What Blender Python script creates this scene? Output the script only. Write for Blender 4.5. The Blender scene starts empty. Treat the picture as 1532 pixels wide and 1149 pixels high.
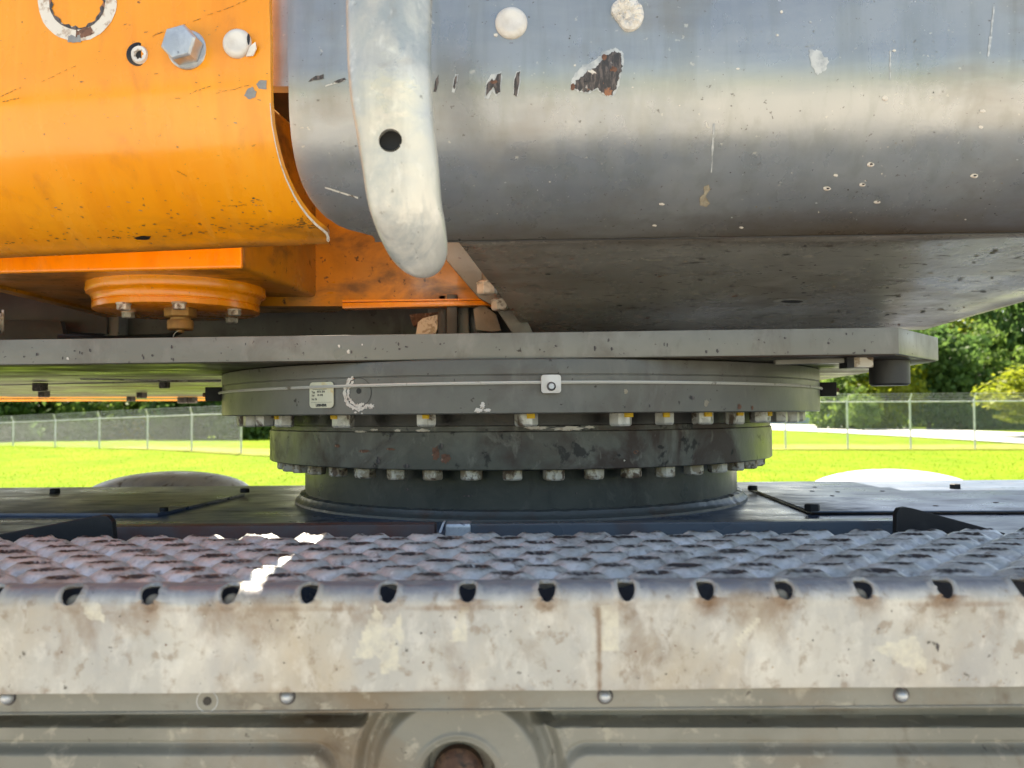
import bpy, bmesh, math, random
from mathutils import Vector, Matrix, noise
from mathutils.bvhtree import BVHTree
R = math.radians
random.seed(7)
scene = bpy.context.scene
C = scene.collection

# ------------------------------------------------------------------ camera
H = 1.40                      # eye height above the ground
F = 1250.0                    # focal length in photo pixels (1532 wide)
PITCH, ROLL = R(2.04), R(0.45)
cam_d = bpy.data.cameras.new('camera')
cam = bpy.data.objects.new('camera', cam_d)
C.objects.link(cam)
scene.camera = cam
cam_d.sensor_width = 36.0
cam_d.lens = F / 1532 * 36.0
cam_d.clip_start = 0.02
cam_d.clip_end = 3000
CM = Matrix.Rotation(R(90) + PITCH, 3, 'X') @ Matrix.Rotation(-ROLL, 3, 'Z')
cam.matrix_world = Matrix.Translation((0, 0, H)) @ CM.to_4x4()
cam_d.dof.use_dof = True
cam_d.dof.focus_distance = 1.15
cam_d.dof.aperture_fstop = 8.5
O = Vector((0, 0, H))

# ------------------------------------------------------------------ world + sun
SUN_EL, SUN_AZ = R(52), R(-12)         # azimuth from +Y (beyond the machine) towards +X
world = bpy.data.worlds.new('World')
scene.world = world
world.use_nodes = True
wn = world.node_tree
for n in list(wn.nodes): wn.nodes.remove(n)
sky = wn.nodes.new('ShaderNodeTexSky')
sky.sky_type = 'NISHITA'
sky.sun_disc = False
sky.sun_elevation = SUN_EL
sky.sun_rotation = SUN_AZ
sky.air_density = 1.0
sky.dust_density = 1.6
bg = wn.nodes.new('ShaderNodeBackground')
bg.inputs['Strength'].default_value = 0.085
wo = wn.nodes.new('ShaderNodeOutputWorld')
wn.links.new(sky.outputs[0], bg.inputs[0])
wn.links.new(bg.outputs[0], wo.inputs[0])
sd = bpy.data.lights.new('sun', 'SUN')
sd.energy = 5.0
sd.angle = R(0.5)
sd.color = (1.0, 0.95, 0.86)
so = bpy.data.objects.new('sun', sd)
C.objects.link(so)
sdir = Vector((math.sin(SUN_AZ) * math.cos(SUN_EL), math.cos(SUN_AZ) * math.cos(SUN_EL), math.sin(SUN_EL)))
so.rotation_euler = sdir.to_track_quat('Z', 'Y').to_euler()
so.location = (0, 0, 30)
scene.view_settings.view_transform = 'Standard'
scene.view_settings.look = 'None'
scene.view_settings.gamma = 1
scene.view_settings.exposure = 1.9
scene.view_settings.use_white_balance = True
scene.view_settings.white_balance_temperature = 7400
scene.view_settings.white_balance_tint = 10
scene.render.engine = 'CYCLES'
scene.cycles.max_bounces = 8
scene.cycles.diffuse_bounces = 5

# ------------------------------------------------------------------ measuring
def ray(px, py):
    v = CM @ Vector(((px - 766) / F, -(py - 574.5) / F, -1.0))
    return v
def P(px, py, d):
    """world point seen at photo pixel (px,py) at distance d along +Y"""
    v = ray(px, py)
    return O + v * (d / v.y)
def G(px, py, z=0.0):
    v = ray(px, py)
    return O + v * ((z - H) / v.z)
def rz(z): return H + z

# ------------------------------------------------------------------ object helpers
WL = {}
def thing(name, loc, label, cat, group=None):
    o = bpy.data.objects.new(name, None)
    o.empty_display_size = 0.05
    C.objects.link(o)
    o.location = loc
    WL[o.name] = Vector(loc)
    o['label'] = label; o['category'] = cat
    if group: o['group'] = group
    return o
def tag(o, label=None, cat=None, group=None, kind=None):
    if label: o['label'] = label
    if cat: o['category'] = cat
    if group: o['group'] = group
    if kind: o['kind'] = kind
    return o

class MB:
    def __init__(s): s.v = []; s.f = []
    def add(s, vs, fs):
        b = len(s.v)
        s.v += [Vector(x) for x in vs]
        s.f += [tuple(b + i for i in f) for f in fs]
        return s
    def box(s, c, size, rot=None):
        c = Vector(c); hx, hy, hz = [k / 2 for k in size]
        vs = [Vector((x, y, z)) for x in (-hx, hx) for y in (-hy, hy) for z in (-hz, hz)]
        if rot: vs = [rot @ v for v in vs]
        return s.add([c + v for v in vs], [(0,1,3,2),(4,6,7,5),(0,4,5,1),(2,3,7,6),(0,2,6,4),(1,5,7,3)])
    def prism(s, poly, ext):
        """polygon of points, extruded by vector ext"""
        n = len(poly); ext = Vector(ext)
        vs = [Vector(p) for p in poly] + [Vector(p) + ext for p in poly]
        fs = [tuple(range(n))[::-1], tuple(range(n, 2 * n))]
        fs += [(i, (i + 1) % n, n + (i + 1) % n, n + i) for i in range(n)]
        return s.add(vs, fs)
    def lathe(s, prof, c=(0,0,0), n=48, a0=0, a1=2*math.pi, axis=None, closed=False):
        """prof: list of (r,z), round +Z through c (or the matrix axis)"""
        full = abs(a1 - a0 - 2 * math.pi) < 1e-6
        m = n if full else n + 1
        vs = []
        for i in range(m):
            a = a0 + (a1 - a0) * i / n
            for r, z in prof:
                v = Vector((r * math.sin(a), -r * math.cos(a), z))
                if axis: v = axis @ v
                vs.append(Vector(c) + v)
        k = len(prof); fs = []
        for i in range(n):
            j = (i + 1) % m
            for q in range(k - 1):
                fs.append((i*k+q, j*k+q, j*k+q+1, i*k+q+1))
        return s.add(vs, fs)
    def tube(s, pts, r, n=8, cap=True):
        pts = [Vector(p) for p in pts]
        up = Vector((0, 0, 1)); vs = []
        for i, p in enumerate(pts):
            t = (pts[min(i+1, len(pts)-1)] - pts[max(i-1, 0)]).normalized()
            a = t.cross(up)
            if a.length < 1e-3: a = t.cross(Vector((1, 0, 0)))
            a.normalize(); b = a.cross(t)
            rr = r[i] if isinstance(r, (list, tuple)) else r
            for q in range(n):
                an = 2 * math.pi * q / n
                vs.append(p + a * (rr * math.cos(an)) + b * (rr * math.sin(an)))
        fs = []
        for i in range(len(pts) - 1):
            for q in range(n):
                fs.append((i*n+q, i*n+(q+1) % n, (i+1)*n+(q+1) % n, (i+1)*n+q))
        if cap:
            fs.append(tuple(range(n))[::-1]); fs.append(tuple(range((len(pts)-1)*n, len(pts)*n)))
        return s.add(vs, fs)
    def grid(s, rows):
        nr, nc = len(rows), len(rows[0])
        vs = [p for r in rows for p in r]
        fs = [(i*nc+j, i*nc+j+1, (i+1)*nc+j+1, (i+1)*nc+j) for i in range(nr-1) for j in range(nc-1)]
        return s.add(vs, fs)
    def build(s, name, mat, parent=None, bevel=0, smooth=35, origin=None, seg=2, fixn=True):
        c = Vector(origin) if origin is not None else sum((v for v in s.v), Vector()) / max(1, len(s.v))
        me = bpy.data.meshes.new(name)
        me.from_pydata([v - c for v in s.v], [], s.f)
        bm = bmesh.new(); bm.from_mesh(me)
        if bevel or fixn:
            bmesh.ops.remove_doubles(bm, verts=bm.verts, dist=1e-6)
            bmesh.ops.recalc_face_normals(bm, faces=bm.faces)
        if bevel:
            es = [e for e in bm.edges if len(e.link_faces) == 2 and e.calc_face_angle(0) > R(35)]
            bmesh.ops.bevel(bm, geom=es, offset=bevel, segments=seg, profile=0.7, affect='EDGES', clamp_overlap=True)
        bm.to_mesh(me); bm.free()
        if smooth:
            for p in me.polygons: p.use_smooth = True
            me.set_sharp_from_angle(angle=R(smooth))
        o = bpy.data.objects.new(name, me)
        C.objects.link(o)
        if mat: me.materials.append(mat)
        if parent is not None:
            o.parent = parent
            o.location = c - WL[parent.name]
        else: o.location = c
        WL[o.name] = c
        return o

def copy_part(src, loc, rot=None, parent=None, scale=None):
    o = src.copy(); C.objects.link(o)
    p = parent or src.parent
    o.parent = p
    o.location = Vector(loc) - (WL[p.name] if p is not None else Vector())
    WL[o.name] = Vector(loc)
    if rot is not None: o.rotation_euler = rot
    if scale: o.scale = scale
    return o

# ------------------------------------------------------------------ materials
def mat(name, base, layers=(), rough=0.5, rvar=0.12, metal=0.0, spec=0.5, coat=0.0, bump=(), coord='Object',
        trans=0.0, rnd=False):
    """layers: (colour, scale, lo, hi, stretch, detail, distortion) noise-masked coats over the base colour"""
    m = bpy.data.materials.new(name); m.use_nodes = True
    nt = m.node_tree; nd = nt.nodes; lk = nt.links
    for n in list(nd): nd.remove(n)
    out = nd.new('ShaderNodeOutputMaterial'); bs = nd.new('ShaderNodeBsdfPrincipled')
    lk.new(bs.outputs[0], out.inputs[0])
    tc = nd.new('ShaderNodeTexCoord')
    csock = tc.outputs[coord]
    if rnd:      # every copy of a shared mesh gets its own stains
        oi = nd.new('ShaderNodeObjectInfo'); mu = nd.new('ShaderNodeVectorMath'); mu.operation = 'SCALE'; mu.inputs['Scale'].default_value = 37.0
        av_ = nd.new('ShaderNodeVectorMath'); av_.operation = 'ADD'; lk.new(oi.outputs['Random'], mu.inputs[0])
        lk.new(mu.outputs[0], av_.inputs[0]); lk.new(csock, av_.inputs[1]); csock = av_.outputs[0]
    def ns(scale, stretch=(1,1,1), detail=5, dist=0.0, seed=0):
        mp = nd.new('ShaderNodeMapping')
        mp.inputs['Scale'].default_value = stretch
        mp.inputs['Location'].default_value = (seed * 3.7, seed * 1.3, seed * 2.1)
        lk.new(csock, mp.inputs[0])
        n = nd.new('ShaderNodeTexNoise')
        n.inputs['Scale'].default_value = scale
        n.inputs['Detail'].default_value = detail
        n.inputs['Roughness'].default_value = 0.62
        n.inputs['Distortion'].default_value = dist
        lk.new(mp.outputs[0], n.inputs[0])
        return n.outputs[0]
    def mr(x, lo, hi, a=0.0, b=1.0):
        r = nd.new('ShaderNodeMapRange')
        r.inputs[1].default_value = lo; r.inputs[2].default_value = hi
        r.inputs[3].default_value = a; r.inputs[4].default_value = b
        lk.new(x, r.inputs[0]); return r.outputs[0]
    rgb = nd.new('ShaderNodeRGB'); rgb.outputs[0].default_value = (*base, 1)
    col = rgb.outputs[0]
    rsock = mr(ns(9, detail=4, seed=9), 0.3, 0.7, max(0.02, rough - rvar), min(1, rough + rvar))
    for k, L in enumerate(layers):
        c, sc, lo, hi = L[:4]
        st = L[4] if len(L) > 4 else (1, 1, 1)
        de = L[5] if len(L) > 5 else 6
        di = L[6] if len(L) > 6 else 0.0
        amt = L[7] if len(L) > 7 else 1.0
        f = mr(ns(sc, st, de, di, k + 1), lo, hi, 0.0, amt)
        mx = nd.new('ShaderNodeMix'); mx.data_type = 'RGBA'
        lk.new(f, mx.inputs[0]); lk.new(col, mx.inputs[6]); mx.inputs[7].default_value = (*c, 1)
        col = mx.outputs[2]
        if len(L) > 8:
            ma = nd.new('ShaderNodeMath'); ma.operation = 'MULTIPLY_ADD'
            ma.inputs[1].default_value = L[8]
            lk.new(f, ma.inputs[0]); lk.new(rsock, ma.inputs[2]); ma.use_clamp = True
            rsock = ma.outputs[0]
    lk.new(col, bs.inputs['Base Color'])
    lk.new(rsock, bs.inputs['Roughness'])
    bs.inputs['Metallic'].default_value = metal
    bs.inputs['Specular IOR Level'].default_value = spec
    bs.inputs['Coat Weight'].default_value = coat
    bs.inputs['Coat Roughness'].default_value = 0.12
    nrm = None
    for k, B in enumerate(bump):      # (scale, distance, stretch)
        b = nd.new('ShaderNodeBump')
        b.inputs['Strength'].default_value = 1.0
        b.inputs['Distance'].default_value = B[1]
        lk.new(ns(B[0], B[2] if len(B) > 2 else (1,1,1), 4, 0, 20 + k), b.inputs['Height'])
        if nrm is not None: lk.new(nrm, b.inputs['Normal'])
        nrm = b.outputs[0]
    if nrm is not None: lk.new(nrm, bs.inputs['Normal'])
    if trans:
        tr = nd.new('ShaderNodeBsdfTranslucent'); ms = nd.new('ShaderNodeMixShader')
        lk.new(col, tr.inputs[0]); ms.inputs[0].default_value = trans
        lk.new(bs.outputs[0], ms.inputs[1]); lk.new(tr.outputs[0], ms.inputs[2])
        lk.new(ms.outputs[0], out.inputs[0])
    return m

BROWN = (0.09, 0.05, 0.03); DARK = (0.025, 0.022, 0.02); DUST = (0.42, 0.37, 0.29); RUST = (0.22, 0.09, 0.035)
M = {}
M['yellow'] = mat('orange_paint', (0.93, 0.318, 0.005), [
    ((0.98, 0.385, 0.015), 3, 0.38, 0.62, (1,1,1.4), 5, 0, 0.7),
    ((0.74, 0.20, 0.005), 9, 0.50, 0.74, (3.0,1,0.35), 6, 0.3, 0.42),
    ((0.98, 0.50, 0.08), 8, 0.54, 0.74, (5,1,0.5), 7, 0.3, 0.22, 0.15),
    ((0.50, 0.14, 0.01), 18, 0.58, 0.74, (1.5,1,0.7), 8, 0.4, 0.4, 0.2),
    ((0.16, 0.06, 0.012), 110, 0.68, 0.73, (1,1,1.6), 3, 0, 0.8, 0.3),
    ], rough=0.26, rvar=0.10, coat=0.35, bump=[(6, 0.0012), (140, 0.00015)])
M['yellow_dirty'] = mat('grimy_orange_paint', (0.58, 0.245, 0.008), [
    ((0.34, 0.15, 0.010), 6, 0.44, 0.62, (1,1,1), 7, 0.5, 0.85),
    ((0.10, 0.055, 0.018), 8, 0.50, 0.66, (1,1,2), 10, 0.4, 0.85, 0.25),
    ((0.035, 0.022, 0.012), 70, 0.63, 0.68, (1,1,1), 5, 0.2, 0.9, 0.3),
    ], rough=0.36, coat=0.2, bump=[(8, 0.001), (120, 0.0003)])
M['tank'] = mat('silver_grey_paint', (0.32, 0.335, 0.345), [
    ((0.43, 0.43, 0.41), 5, 0.42, 0.60, (0.5,1,2), 7, 0.4, 0.7),
    ((0.25, 0.26, 0.225), 10, 0.48, 0.64, (4,4,0.45), 6, 0.3, 0.35, 0.06),
    ((0.43, 0.43, 0.41), 8, 0.50, 0.70, (5,4,0.5), 7, 0.2, 0.35, 0.08),
    ((0.25, 0.20, 0.145), 3.0, 0.50, 0.68, (1,1,2.0), 9, 0.5, 0.5, 0.2),
    ((0.12, 0.10, 0.085), 150, 0.69, 0.73, (1,1,1), 2, 0, 0.6, 0.3),
    ((0.62, 0.59, 0.52), 120, 0.70, 0.74, (1,1,1), 2, 0, 0.6, 0.3),
    ], rough=0.29, rvar=0.09, metal=0.55, coat=0.15, bump=[(3, 0.002), (200, 0.00010)])
M['tank_low'] = mat('dirty_underside_paint', (0.43, 0.42, 0.375), [
    ((0.24, 0.19, 0.14), 4, 0.46, 0.66, (0.8,2.5,1), 8, 0.5, 0.6, 0.12),
    ((0.50, 0.485, 0.44), 7, 0.48, 0.64, (1.5,5,1), 8, 0.5, 0.75),
    ((0.06, 0.042, 0.032), 45, 0.60, 0.66, (0.7,2.2,1), 7, 0.4, 0.8, 0.3),
    ((0.66, 0.61, 0.50), 90, 0.62, 0.67, (0.4,1,1), 6, 0.2, 0.7, 0.3),
    ], rough=0.27, rvar=0.12, metal=0.5, bump=[(5, 0.002), (60, 0.0005), (260, 0.0003)])
M['grey'] = mat('grey_machine_paint', (0.12, 0.117, 0.10), [
    ((0.165, 0.158, 0.135), 5, 0.42, 0.60, (1,1,1), 7, 0.3, 0.85),
    ((0.075, 0.055, 0.042), 8, 0.52, 0.66, (1,1,0.6), 9, 0.6, 0.65, 0.15),
    ((0.20, 0.19, 0.165), 30, 0.56, 0.68, (1,1,0.5), 8, 0.4, 0.5, 0.15),
    ((0.03, 0.02, 0.016), 95, 0.67, 0.71, (1,1,1), 3, 0.2, 0.9, 0.2),
    ], rough=0.36, rvar=0.12, spec=0.5, bump=[(120, 0.00025)])
M['plate'] = mat('grey_plate_paint', (0.205, 0.197, 0.165), [
    ((0.26, 0.25, 0.215), 5, 0.42, 0.60, (1,1,1), 7, 0.3, 0.85),
    ((0.12, 0.085, 0.06), 9, 0.53, 0.68, (1,1,0.6), 9, 0.6, 0.6, 0.15),
    ((0.30, 0.28, 0.24), 30, 0.56, 0.68, (1,1,0.5), 8, 0.4, 0.5, 0.15),
    ((0.04, 0.025, 0.02), 95, 0.67, 0.71, (1,1,1), 3, 0.2, 0.9, 0.2),
    ], rough=0.36, rvar=0.12, bump=[(120, 0.0002)])
M['under'] = mat('dark_olive_underside', (0.050, 0.048, 0.030), [  # darker, glossier olive brown than the plate slab
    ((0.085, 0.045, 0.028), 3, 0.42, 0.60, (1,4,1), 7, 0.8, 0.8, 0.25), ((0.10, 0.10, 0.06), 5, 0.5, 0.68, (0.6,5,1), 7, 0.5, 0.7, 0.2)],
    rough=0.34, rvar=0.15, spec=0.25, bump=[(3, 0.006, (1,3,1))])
M['collar'] = mat('stained_grey_paint', (0.078, 0.08, 0.068), [
    ((0.17, 0.17, 0.14), 9, 0.46, 0.62, (1,1,0.7), 9, 0.6, 0.8, 0.1),
    ((0.05, 0.027, 0.019), 6, 0.50, 0.60, (1,1,0.8), 10, 0.7, 0.9, 0.2),
    ((0.24, 0.23, 0.19), 40, 0.58, 0.68, (1,1,0.6), 8, 0.4, 0.6, 0.15),
    ((0.010, 0.008, 0.007), 26, 0.60, 0.64, (1,1,1), 8, 0.3, 0.9, 0.1),
    ], rough=0.36, rvar=0.12, bump=[(60, 0.0004), (200, 0.0002)])
M['drum'] = mat('dark_green_grey_paint', (0.036, 0.044, 0.038), [
    ((0.07, 0.075, 0.062), 8, 0.46, 0.62, (1,1,0.7), 8, 0.6, 0.75),
    ((0.012, 0.010, 0.008), 10, 0.55, 0.66, (1,1,0.7), 8, 0.5, 0.7, 0.1),
    ((0.11, 0.11, 0.09), 40, 0.58, 0.68, (1,1,0.6), 8, 0.4, 0.5, 0.15),
    ], rough=0.36, rvar=0.12, bump=[(90, 0.0003)])
M['weld'] = mat('weld_bead', (0.085, 0.092, 0.088), [(BROWN, 20, 0.5, 0.65, (1,1,1), 6, 0, 0.6)], rough=0.35, bump=[(90, 0.001)])
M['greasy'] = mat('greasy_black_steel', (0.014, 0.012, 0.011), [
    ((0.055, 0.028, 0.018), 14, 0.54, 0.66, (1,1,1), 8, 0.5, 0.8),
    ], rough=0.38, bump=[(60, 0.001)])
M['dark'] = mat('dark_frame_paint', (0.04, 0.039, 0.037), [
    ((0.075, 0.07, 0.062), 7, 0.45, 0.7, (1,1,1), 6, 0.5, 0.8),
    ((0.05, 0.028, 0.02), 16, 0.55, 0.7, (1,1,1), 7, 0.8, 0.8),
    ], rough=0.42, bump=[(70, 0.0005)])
M['black'] = mat('black_rubber', (0.010, 0.010, 0.011), [((0.03, 0.028, 0.03), 20, 0.5, 0.8)], rough=0.55, bump=[(150, 0.0003)])
M['zinc'] = mat('zinc_bolt_metal', (0.50, 0.475, 0.41), [
    ((0.74, 0.71, 0.64), 38, 0.43, 0.54, (1,1,1), 6, 0.3, 0.85),
    ((0.12, 0.07, 0.04), 36, 0.53, 0.61, (1,1,1), 9, 0.5, 0.9, 0.2),
    ], rough=0.42, metal=0.2, rnd=True, bump=[(200, 0.0004)])
M['zinc_dirty'] = mat('stained_bolt_paint', (0.42, 0.33, 0.23), [
    ((0.74, 0.68, 0.58), 50, 0.46, 0.52, (1,1,1), 7, 0.4, 0.9),
    ((0.10, 0.055, 0.032), 48, 0.54, 0.60, (1,1,1), 9, 0.5, 0.9, 0.2),
    ], rough=0.5, metal=0.05, rnd=True, bump=[(220, 0.0006)])
M['bolt_yellow'] = mat('yellow_marking_paint', (0.85, 0.52, 0.02), [((0.5, 0.3, 0.03), 90, 0.5, 0.7)], rough=0.5)
M['brass'] = mat('painted_brass', (0.34, 0.19, 0.07), [
    ((0.52, 0.30, 0.08), 25, 0.45, 0.6, (1,1,1), 6, 0, 0.7),
    ((0.12, 0.07, 0.04), 45, 0.56, 0.68, (1,1,1), 7, 0, 0.8)], rough=0.42, metal=0.35, bump=[(150, 0.0004)])
M['steel'] = mat('worn_bolt_steel', (0.46, 0.48, 0.50), [
    ((0.68, 0.70, 0.71), 30, 0.45, 0.62, (1,1,1), 6, 0.3, 0.8),
    ((0.10, 0.11, 0.14), 55, 0.60, 0.66, (1,1,1), 7, 0.6, 0.9),
    ((0.22, 0.13, 0.06), 18, 0.60, 0.72, (1,1,1), 6, 0, 0.7)], rough=0.36, metal=0.65, bump=[(180, 0.0004)])
M['plastic'] = mat('aged_white_plastic', (0.66, 0.60, 0.53), [
    ((0.80, 0.76, 0.70), 35, 0.4, 0.65), ((0.50, 0.38, 0.24), 50, 0.6, 0.75, (1,1,1), 5, 0, 0.5)], rough=0.38, coat=0.1, bump=[(90, 0.0006)])
M['chipwhite'] = mat('bare_primer', (0.74, 0.68, 0.60), [((0.42, 0.30, 0.22), 120, 0.52, 0.66)], rough=0.65)
M['chipdark'] = mat('bare_dark_metal', (0.06, 0.055, 0.055), [
    ((0.16, 0.13, 0.12), 70, 0.48, 0.6, (4,1,1), 6), ((0.34, 0.15, 0.08), 50, 0.60, 0.64, (1,1,1), 5),
    ((0.45, 0.42, 0.38), 90, 0.64, 0.68)], rough=0.5, metal=0.3, bump=[(200, 0.001)])
M['chiprust'] = mat('rusty_bare_metal', (0.20, 0.095, 0.06), [
    ((0.12, 0.06, 0.04), 90, 0.5, 0.6), ((0.45, 0.30, 0.22), 120, 0.58, 0.66)], rough=0.7, bump=[(200, 0.001)])
M['chipgrey'] = mat('grey_primer', (0.23, 0.23, 0.235), [((0.30, 0.30, 0.29), 60, 0.45, 0.6)], rough=0.5)
M['galv'] = mat('galvanised_steel', (0.50, 0.485, 0.44), [
    ((0.70, 0.675, 0.60), 7, 0.42, 0.60, (3,1,0.5), 10, 0.3, 0.85),
    ((0.32, 0.36, 0.37), 14, 0.47, 0.58, (1,1,0.6), 10, 0.6, 0.7),
    ((0.30, 0.21, 0.13), 12, 0.56, 0.70, (1,1,1), 10, 0.4, 0.65, 0.2),
    ((0.80, 0.77, 0.70), 55, 0.56, 0.68, (1.5,1,1), 10, 0.3, 0.45),
    ((0.12, 0.10, 0.08), 80, 0.65, 0.70, (1,1,1), 6, 0.2, 0.6),
    ], rough=0.36, rvar=0.16, metal=0.35, bump=[(12, 0.0025), (80, 0.0007)])
M['apron'] = mat('weathered_galvanised_sheet', (0.45, 0.435, 0.395), [
    ((0.56, 0.53, 0.465), 8, 0.42, 0.56, (1,1,0.8), 9, 0.4, 0.85),
    ((0.345, 0.335, 0.325), 20, 0.46, 0.62, (1.3,1,0.7), 10, 0.3, 0.55),
    ((0.45, 0.34, 0.20), 4.0, 0.50, 0.70, (1.5,1,1), 10, 0.3, 0.6, 0.1),
    ((0.22, 0.14, 0.08), 15, 0.53, 0.67, (1.2,1,0.9), 12, 0.2, 0.6, 0.1),
    ((0.70, 0.67, 0.60), 40, 0.52, 0.64, (1.3,1,0.8), 10, 0.2, 0.45),
    ((0.24, 0.17, 0.11), 80, 0.55, 0.66, (1,1,0.9), 9, 0.2, 0.6),
    ((0.05, 0.04, 0.03), 90, 0.66, 0.70, (1,1,1), 6, 0.2, 0.8),
    ], rough=0.46, rvar=0.16, metal=0.15, bump=[(7, 0.002), (55, 0.0006), (200, 0.0004)])
M['panel'] = mat('beige_grey_panel_paint', (0.20, 0.194, 0.160), [
    ((0.28, 0.268, 0.225), 6, 0.42, 0.60, (1,1,1), 8, 0.4, 0.8),
    ((0.21, 0.14, 0.075), 5, 0.49, 0.66, (1,1,1.3), 10, 0.5, 0.7, 0.2),
    ((0.11, 0.07, 0.04), 18, 0.56, 0.68, (1,1,1), 10, 0.4, 0.65, 0.2),
    ((0.42, 0.38, 0.30), 60, 0.57, 0.66, (1,1,1), 8, 0.3, 0.6),
    ((0.04, 0.03, 0.025), 110, 0.67, 0.71, (1,1,1), 4, 0.2, 0.7),
    ], rough=0.44, rvar=0.12, bump=[(30, 0.0005), (200, 0.0003)])
M['deck'] = mat('sky_tinted_deck_paint', (0.045, 0.072, 0.125), [  # blue cast of the sky is mixed into this paint colour
    ((0.09, 0.14, 0.22), 5, 0.45, 0.66, (1,3,1), 9, 0.4, 0.7),
    ((0.018, 0.014, 0.013), 9, 0.52, 0.68, (1,3,1), 9, 0.5, 0.7, 0.2),
    ], rough=0.34, rvar=0.12, spec=1.0, bump=[(6, 0.003), (60, 0.0008)])
M['rail'] = mat('blue_grey_rail_paint', (0.09, 0.11, 0.13), [
    ((0.10, 0.055, 0.04), 10, 0.5, 0.7, (1,1,1), 7, 0.5, 0.6)], rough=0.3, bump=[(70, 0.0004)])
M['dome'] = mat('chalky_white_paint', (0.60, 0.61, 0.66), [
    ((0.42, 0.44, 0.53), 6, 0.45, 0.65, (3,1,1), 8), ((0.10, 0.07, 0.06), 7, 0.54, 0.62, (4,1,1), 9, 0.5, 0.85)], rough=0.4)
M['fence'] = mat('galvanised_fence_steel', (0.62, 0.64, 0.66), [((0.45, 0.47, 0.5), 8, 0.45, 0.65)], rough=0.5, metal=0.3)
M['wire'] = mat('fence_wire', (0.50, 0.53, 0.56), rough=0.55, metal=0.2)
M['bark'] = mat('bark', (0.10, 0.075, 0.055), [((0.04, 0.03, 0.025), 12, 0.45, 0.65, (1,1,0.2))], rough=0.85, bump=[(20, 0.02, (1,1,0.2))])
def leaf(name, a, b, c):
    m = mat(name, a, [(b, 0.5, 0.42, 0.60, (1,1,1), 4), (c, 2.2, 0.52, 0.68, (1,1,1), 5)], rough=0.55, spec=0.35, trans=0.55)
    return m
M['leaf1'] = leaf('leaf_green', (0.13, 0.22, 0.045), (0.20, 0.29, 0.06), (0.06, 0.12, 0.03))
M['leaf2'] = leaf('leaf_dark_green', (0.085, 0.165, 0.045), (0.14, 0.23, 0.055), (0.04, 0.085, 0.025))
M['leaf3'] = leaf('leaf_yellow_green', (0.24, 0.29, 0.02), (0.30, 0.32, 0.03), (0.12, 0.18, 0.015))
M['grass'] = mat('grass', (0.130, 0.200, 0.010), [
    ((0.155, 0.222, 0.014), 0.30, 0.40, 0.60, (1,0.5,1), 5),
    ((0.100, 0.170, 0.008), 0.7, 0.46, 0.66, (1,0.5,1), 7),
    ((0.18, 0.21, 0.03), 2.5, 0.52, 0.70, (1,1,1), 8, 0, 0.5),
    ], rough=0.95, spec=0.03, bump=[(14, 0.004)])
M['drygrass'] = mat('dry_grass', (0.21, 0.225, 0.055), [
    ((0.16, 0.21, 0.03), 0.6, 0.42, 0.62, (1,1,1), 8), ((0.30, 0.26, 0.09), 2, 0.5, 0.68, (1,1,1), 8)], rough=0.95, spec=0.03)
M['blade'] = mat('grass_blade', (0.13, 0.21, 0.012), [((0.17, 0.225, 0.02), 0.8, 0.45, 0.62)], rough=0.7, spec=0.1, trans=0.5)
M['concrete'] = mat('yard_concrete', (0.46, 0.44, 0.40), [
    ((0.36, 0.34, 0.31), 0.8, 0.45, 0.65, (1,1,1), 8), ((0.55, 0.53, 0.49), 9, 0.55, 0.75, (1,1,1), 7)], rough=0.85, bump=[(60, 0.004)])
M['road'] = mat('pale_road', (0.60, 0.59, 0.56), [((0.5, 0.49, 0.46), 1.0, 0.45, 0.65)], rough=0.85)
M['siding'] = mat('pale_blue_siding', (0.62, 0.70, 0.76), [((0.55, 0.63, 0.70), 1.0, 0.45, 0.65)], rough=0.6)
M['roof'] = mat('grey_roof', (0.22, 0.22, 0.23), [((0.15, 0.15, 0.16), 3, 0.45, 0.65)], rough=0.7)
M['glass'] = mat('window_glass', (0.05, 0.06, 0.07), rough=0.08)
M['label'] = mat('cream_label', (0.72, 0.68, 0.50), [((0.75, 0.50, 0.12), 30, 0.60, 0.70, (1,1,1), 4, 0, 0.7)], rough=0.4)
M['ink'] = mat('label_ink', (0.05, 0.05, 0.045), rough=0.5)
M['cable'] = mat('white_cord', (0.62, 0.59, 0.52), [((0.25, 0.2, 0.15), 40, 0.62, 0.68)], rough=0.5)
M['scratch'] = mat('pale_scratch', (0.62, 0.60, 0.55), [((0.15, 0.12, 0.10), 90, 0.55, 0.6, (1,1,1), 5)], rough=0.55)
M['oil'] = mat('oily_grime', (0.10, 0.055, 0.02), [((0.30, 0.14, 0.02), 60, 0.45, 0.6, (1,1,1), 8, 1)], rough=0.4)
M['mud'] = mat('dried_mud', (0.30, 0.25, 0.18), [((0.42, 0.37, 0.28), 40, 0.45, 0.6)], rough=0.9, bump=[(120, 0.001)])
M['apronmark'] = mat('pale_wax_mark', (0.62, 0.58, 0.47), [((0.48, 0.45, 0.38), 40, 0.42, 0.62)], rough=0.6)
M['ruststain'] = mat('rust_stain', (0.42, 0.29, 0.16), [((0.55, 0.44, 0.30), 60, 0.45, 0.65)], rough=0.7)

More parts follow.
